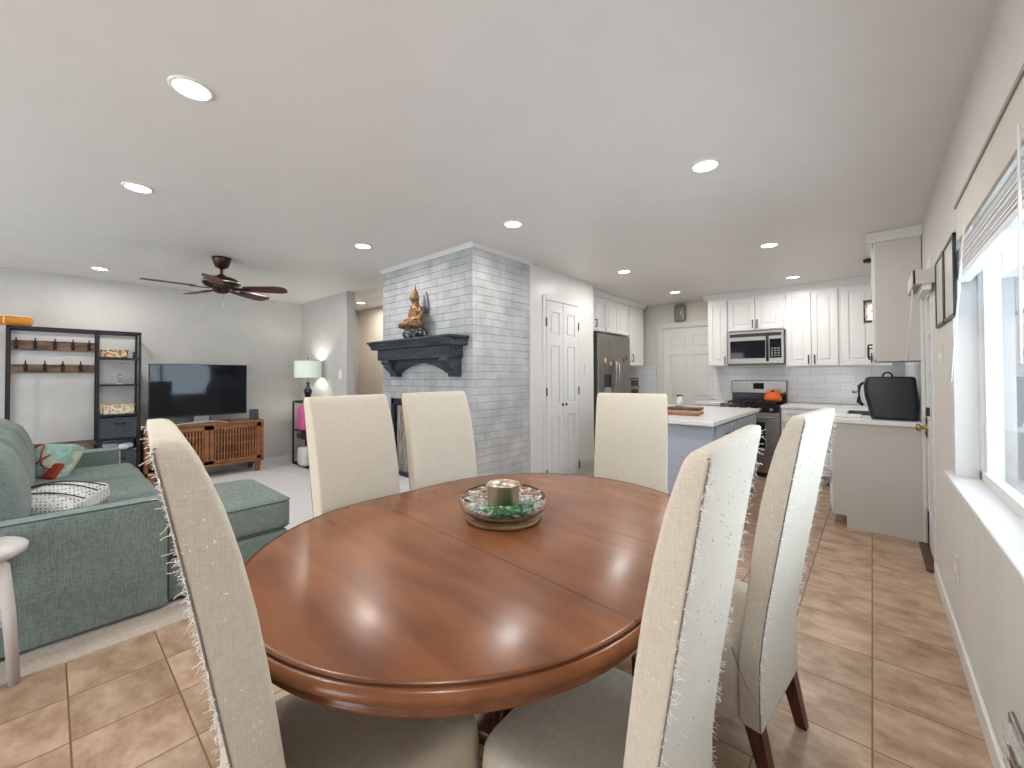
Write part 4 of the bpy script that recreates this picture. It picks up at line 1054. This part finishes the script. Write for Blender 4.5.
MB().box(-.265, .295, EP, 4.96, .10, .885).box(-.265, .295, 4.96, 5.64, .10, .70).box(-.265, -.20, 4.96, 5.64, .70, .885).box(-.265, .295, 5.64, 6.0, .10, .885).box(-.175, .295, EP, 6.0, 0, .10).box(-.29, .295, 6.0, BY-.013, 0, .885).build('body', end_panel_m, t)
cab_door(t, 'x-', EP+.01, 4.93, .72, .875, -.265, (4.71, .80, 'h'), name='drawer'); cab_door(t, 'x-', EP+.01, 4.93, .42, .71, -.265, (4.71, .60, 'h'), name='drawer'); cab_door(t, 'x-', EP+.01, 4.93, .115, .41, -.265, (4.71, .30, 'h'), name='drawer')
cab_door(t, 'x-', 4.94, 5.45, .115, .875, -.265, (5.40, .80, 'v')); cab_door(t, 'x-', 5.46, 5.96, .115, .875, -.265, (5.50, .80, 'v'))
t = MB()
t.box(-.29, .296, EP-.02, 4.98, .886, .922).box(-.29, -.19, 4.98, 5.62, .886, .922).box(.17, .296, 4.98, 5.62, .886, .922).box(-.29, .296, 5.62, BY-.013, .886, .922).box(rx1+.004, -.29, 5.975, BY-.013, .886, .922)
tag(t.build('countertop', quartz, bevel=.003), 'white quartz worktop running from range to window wall', 'countertop')
tag(MB().box(-1.88, rx0-.004, 5.975, BY-.013, .886, .922).build('countertop', quartz, bevel=.003), 'small white worktop piece left of the gas range', 'countertop')
sk = thing('kitchen_sink', 'dark steel sink basin set in the side worktop', 'sink', (-.01, 5.3, .72))
MB().box(-.188, -.180, 4.982, 5.618, .72, .921).box(.16, .168, 4.982, 5.618, .72, .921).box(-.188, .168, 4.982, 4.99, .72, .921).box(-.188, .168, 5.61, 5.618, .72, .921).box(-.188, .168, 4.982, 5.618, .712, .72).build('basin', mat('dark_steel', (.16, .16, .165), .3, .9), sk)
MB().tube([(.21, 5.35, .922), (.21, 5.35, 1.13), (.18, 5.35, 1.19), (.12, 5.35, 1.20), (.07, 5.35, 1.17), (.06, 5.35, 1.13)], .012, 8).build('faucet', black_metal, sk)
tag(MB().box(-.262, -.075, 4.66, 4.93, .9225, .935).build('cutting_board', white_plastic, bevel=.004), 'white board lying on the worktop beside the black appliance', 'board')
# black countertop appliance seen from behind
ap = thing('countertop_appliance', 'large black countertop appliance seen from behind on end worktop', 'appliance', (.13, 4.70, .923))
rings = []
for z, a, b in ((.925, -.005, .275), (.95, -.018, .282), (1.05, -.035, .285), (1.12, -.050, .280), (1.20, -.055, .272), (1.26, -.045, .268), (1.275, -.035, .262), (1.28, -.02, .25)):
    rings.append([(p[0]+(a+b)/2, p[1]+4.72, z) for p in [(q[0], q[1]) for q in rrect(0, 0, (b-a)/2, .13, .035)]])
MB().loft(rings).build('housing', black_plastic, ap)
MB().tube([(-.055, 4.70, 1.23), (-.085, 4.70, 1.20), (-.088, 4.70, 1.06), (-.06, 4.70, 1.03)], .013, 8, rads=[.010, .016, .018, .012]).build('side_handle', black_plastic, ap)
MB().tube([(-.085, 4.70, 1.15), (-.118, 4.70, 1.145)], .008, 6).sphere((-.122, 4.70, 1.145), .013, 8).build('side_knob', steel, ap)
MB().tube([(.10+.03*cos(a), 4.74, 1.28+.035*sin(a)) for a in [pi*i/10 for i in range(11)]], .007, 6).build('top_handle', black_plastic, ap)
tag(MB().box(.135, .215, 4.93, 4.98, .923, 1.40).build('paper_box', white_plastic, bevel=.004), 'tall white box behind the black appliance', 'box')
# fridge
fx, fy0, fy1 = -2.69, 4.76, 5.705
fr = thing('refrigerator', 'stainless side-by-side refrigerator with black dispenser', 'refrigerator', (-2.92, 5.2, 0))
MB().box(-3.12, fx-.055, fy0, fy1, .02, 1.85).build('body', mat('fridge_side', (.07, .06, .055), .5, .2), fr, bevel=.004)
sp_ = 5.20
d1 = MB().box(fx-.055, fx, fy0, sp_-.004, .08, 1.855).build('door', steel, fr, bevel=.012, seg=3)
d2 = MB().box(fx-.055, fx, sp_+.004, fy1, .08, 1.855).build('door', steel, fr, bevel=.012, seg=3)
MB().box(fx, fx+.004, 4.93, 5.11, 1.14, 1.31).build('dispenser_panel', black_gloss, d1)
MB().box(fx, fx+.003, 4.93, 5.11, .90, 1.13).build('dispenser_recess', mat('dispenser_grey', (.35, .40, .46), .3, .5), d1)
MB().tube([(fx, 5.165, 1.50), (fx+.05, 5.165, 1.48), (fx+.05, 5.165, .62), (fx, 5.165, .60)], .013, 8).build('handle', steel, d1)
MB().tube([(fx, 5.245, 1.50), (fx+.05, 5.245, 1.48), (fx+.05, 5.245, .62), (fx, 5.245, .60)], .013, 8).build('handle', steel, d2)
for (y, z, c_, lb) in ((4.95, 1.50, (.75, .68, .35), 'small yellow magnet on the left refrigerator door'), (4.97, 1.40, (.30, .12, .05), 'small brown magnet below the yellow magnet'), (5.10, 1.46, (.70, .35, .45), 'small pink magnet beside the refrigerator handle'),
                       (5.50, 1.52, (.12, .08, .06), 'dark magnet on the right refrigerator door'), (5.58, 1.55, (.10, .07, .05), 'second dark magnet nearer the wall cabinet')):
    tag(MB().box(fx, fx+.006, y-.025, y+.025, z-.03, z+.03).build('fridge_magnet', mat('magnet', c_, .5), bevel=.002), lb, 'magnet', 'magnets on the refrigerator')
lx = -2.80
def lcab(label, y0, y1, z0, doors):
    t = thing('wall_cabinet', label, 'cabinet', (-2.96, (y0+y1)/2, z0))
    MB().box(-3.128, lx, y0, y1, z0, 2.36).build('body', cab_m, t, bevel=.002)
    for a, b, h in doors: cab_door(t, 'x+', a, b, z0+.01, 2.345, lx, h, stile=.045)
lcab('white wall cabinet beside pantry wall with black handle', 4.452, 5.135, 1.895, [(4.80, 5.125, (4.85, 2.0, 'v'))])
lcab('white double cabinet above the refrigerator', 5.14, 5.885, 1.895, [(5.15, 5.51, None), (5.515, 5.875, None)])
lcab('tall white wall cabinet between refrigerator and cream door', 5.89, 6.40, 1.44, [(5.90, 6.385, (5.96, 1.56, 'v'))])
struct('trim_10', MB().prism([(lx+p[0], CH+p[1]) for p in cp], 'y', 4.452, 6.45).box(-3.128, lx, 4.452, 6.40, 2.36, CH), cab_m)
t = basecab('white base cabinet between refrigerator and cream door', -3.12, -2.6, 5.72, BY)
MB().box(-3.12, -2.72, 5.72, 6.60, 0, .885).build('body', cab_m, t)
cab_door(t, 'x+', 5.73, 6.59, .11, .875, -2.72, (5.78, .8, 'v'))
tag(MB().box(-3.117, -2.69, 5.715, 6.605, .886, .922).build('countertop', quartz, bevel=.003), 'white worktop beside the refrigerator', 'countertop')
to = thing('toaster_oven', 'small steel toaster oven on the worktop beside the refrigerator', 'toaster oven', (-2.92, 6.0, .923))
MB().box(-3.08, -2.77, 5.79, 6.19, .935, 1.26).build('body', black_metal, to, bevel=.006)
MB().box(-2.77, -2.765, 5.82, 6.17, .95, 1.24).build('face', steel, to)
MB().box(-2.765, -2.76, 5.90, 6.12, 1.13, 1.22).build('glass_door', black_gloss, to)
MB().box(-2.765, -2.76, 5.90, 6.12, .97, 1.08).build('lower_glass', black_gloss, to)
bar_handle(MB(), (-2.765, 6.01, 1.10), (0, 1, 0), (1, 0, 0), .22, .03).build('handle', steel, to)

# island
ix0, ix1, iy0, iy1 = -1.95, -.985, 3.60, 5.22
il = thing('kitchen_island', 'blue-grey painted kitchen island with drawers', 'island', (-1.48, 4.4, 0))
MB().box(ix0, ix1, iy0, iy1, .09, .885).box(ix0+.05, ix1-.07, iy0+.03, iy1-.03, 0, .09).build('body', island_m, il, bevel=.003)
cab_door(il, 'x+', iy0+.03, 4.30, .70, .87, ix1, (3.98, .785, 'h'), island_m, name='drawer')
cab_door(il, 'x+', 4.34, 5.17, .70, .87, ix1, (4.75, .785, 'h'), island_m, name='drawer')
cab_door(il, 'x+', iy0+.03, 4.30, .11, .68, ix1, (4.25, .60, 'v'), island_m); cab_door(il, 'x+', 4.34, 5.17, .11, .68, ix1, (4.40, .60, 'v'), island_m)
tag(MB().box(ix0-.05, -.95, 3.50, 5.26, .886, .922).build('countertop', quartz, bevel=.004), 'white quartz top on the blue-grey island', 'countertop')
# boards and jar on the island
Mx = Matrix.Translation((-1.40, 4.05, .9225)) @ Matrix.Rotation(radians(8), 4, 'Z')
tag(MB().box(-.30, .19, -.16, .14, 0, .028, Mx).build('cutting_board', board_wood, bevel=.004), 'light brown wooden board lying on the island top', 'cutting board')
Mx = Matrix.Translation((-1.42, 4.28, .947)) @ Matrix.Rotation(radians(5), 4, 'Z')
tag(MB().box(-.16, .15, -.12, .08, 0, .028, Mx).build('cutting_board', board_dark, bevel=.004), 'dark walnut board stacked on the light brown board', 'cutting board')
jc = Vector((-1.50, 4.33, .9755))
t = thing('glass_jar', 'small clear glass jar on the stacked wooden boards', 'jar', jc)
MB().lathe([(.001, 0), (.034, 0), (.036, .01), (.036, .08), (.026, .09), (.026, .105)], jc, 20).build('jar_body', mat('frosted_jar', (.85, .86, .84), .15, trans=.5), t)
MB().lathe([(.028, .104), (.028, .118), (.001, .119)], jc, 20).build('lid', black_metal, t)

# box shape put in for a faint grey ghost above the kitchen door
t = thing('door_chime', 'grey smoked wall box mounted above the cream kitchen door', 'door chime', (-2.25, BY-.05, 2.14))
MB().soft((-2.255, BY-.05, 2.275), (.17, .10, .27), .035, n=8).build('cover', grille_m, t)
MB().box(-2.235, -2.225, BY-.104, BY-.100, 2.24, 2.30).build('indicator', white_plastic, t)

# ------------------------------------------------------------------ things on the right wall
def picture(y0, y1, z0, z1, label):
    t = thing('picture_frame', label, 'picture', (RX-.012, (y0+y1)/2, z0), group='framed pictures on the right wall')
    w_ = .016; x0, x1 = RX-.014, RX-.001
    MB().box(x0, x1, y0, y0+w_, z0, z1).box(x0, x1, y1-w_, y1, z0, z1).box(x0, x1, y0, y1, z0, z0+w_).box(x0, x1, y0, y1, z1-w_, z1).build('frame', frame_m, t, bevel=.002)
    MB().box(RX-.009, RX-.002, y0+w_, y1-w_, z0+w_, z1-w_).build('print', art_m, t)
picture(2.76, 3.10, 1.57, 1.955, 'black framed picture nearer the dining window')
picture(3.13, 3.47, 1.57, 1.955, 'black framed picture nearer the exterior door')
def plate(name, label, cat, y, z, w_, h, toggles=1):
    t = thing(name, label, cat, (RX-.004, y, z))
    MB().box(RX-.007, RX, y-w_/2, y+w_/2, z, z+h).build('plate', plate_m, t, bevel=.002)
    MB().box(RX-.013, RX-.007, y-.012, y+.012, z+h*.35, z+h*.65).build('toggle' if cat == 'switch' else 'sockets', white_plastic, t)
plate('light_switch', 'white light switch below the pictures by the exterior door', 'switch', 3.36, 1.345, .075, .12)
plate('wall_outlet', 'white outlet low on the wall under the window', 'outlet', 2.90, .305, .07, .12)
t = thing('light_switch', 'white light switch on the grey wall near the table lamp', 'switch', (-5.43, 2.625, 1.26))
MB().box(-5.475, -5.395, 2.622, 2.63, 1.255, 1.375).build('plate', white_plastic, t, bevel=.002); MB().box(-5.447, -5.423, 2.616, 2.622, 1.29, 1.34).build('toggle', white_plastic, t)
t = thing('light_switch', 'white light switch on the pantry wall beside the bifold door', 'switch', (-2.577, 4.27, 1.32))
MB().box(-2.58, -2.573, 4.23, 4.305, 1.31, 1.43).build('plate', trim_m, t, bevel=.002); MB().box(-2.573, -2.567, 4.255, 4.28, 1.345, 1.395).build('toggle', white_plastic, t)
t = thing('wall_register', 'small chrome edged metal fitting low on the right wall', 'wall fitting', (RX-.02, 1.76, .16))
MB().box(RX-.012, RX, 1.66, 1.87, .15, .315).build('plate', steel, t, bevel=.003)
g = MB()
for i in range(4): g.box(RX-.026, RX-.012, 1.68, 1.85, .175+i*.035, .182+i*.035)
g.build('louvre', chrome, t)
# blind over the window
bl = thing('window_blind', 'raised white blind with cream headrail over the dining window', 'blind', (.30, 1.8, 1.735))
MB().box(.284, .296, .70, 2.62, 1.875, 2.03).box(.284, RX+.03, 2.608, 2.62, 1.875, 2.03).build('valance', valance_m, bl, bevel=.003)
MB().box(.278, .284, .70, 2.622, 2.022, 2.036).build('top_trim', mat('taupe_trim', (.30, .26, .23), .5), bl)
g = MB(); rnd = random.Random(4)
for i in range(18): g.box(.305+rnd.uniform(-.004, .004), .350+rnd.uniform(-.004, .004), .76, 2.86, 1.765+i*.0062, 1.7685+i*.0062)
g.build('slats', blind_m, bl)
MB().box(.303, .352, .76, 2.86, 1.735, 1.758).build('bottom_rail', blind_m, bl, bevel=.003)
MB().tube([(.272, 2.30, 1.88), (.268, 2.70, 1.265)], .003, 6).build('tilt_wand', white_plastic, bl)
MB().tube([(.272, 1.535, 1.90), (.272, 1.565, 1.325)], .003, 6).build('tilt_wand', white_plastic, bl)
db = thing('door_blind', 'small grey valance blind above the exterior door', 'blind', (.25, 3.8, 1.80))
MB().box(.20, .215, 3.60, 4.10, 1.865, 1.955).box(.20, RX-.001, 3.60, 3.615, 1.865, 1.955).box(.20, RX-.001, 4.085, 4.10, 1.865, 1.955).build('valance', valance_m, db, bevel=.003)
MB().box(.245, .285, 3.63, 4.07, 1.83, 1.88).build('slats', blind_m, db, bevel=.002)
MB().tube([(.21, 3.80, 1.87), (.195, 4.10, 1.38)], .0035, 6).build('tilt_wand', white_plastic, db)
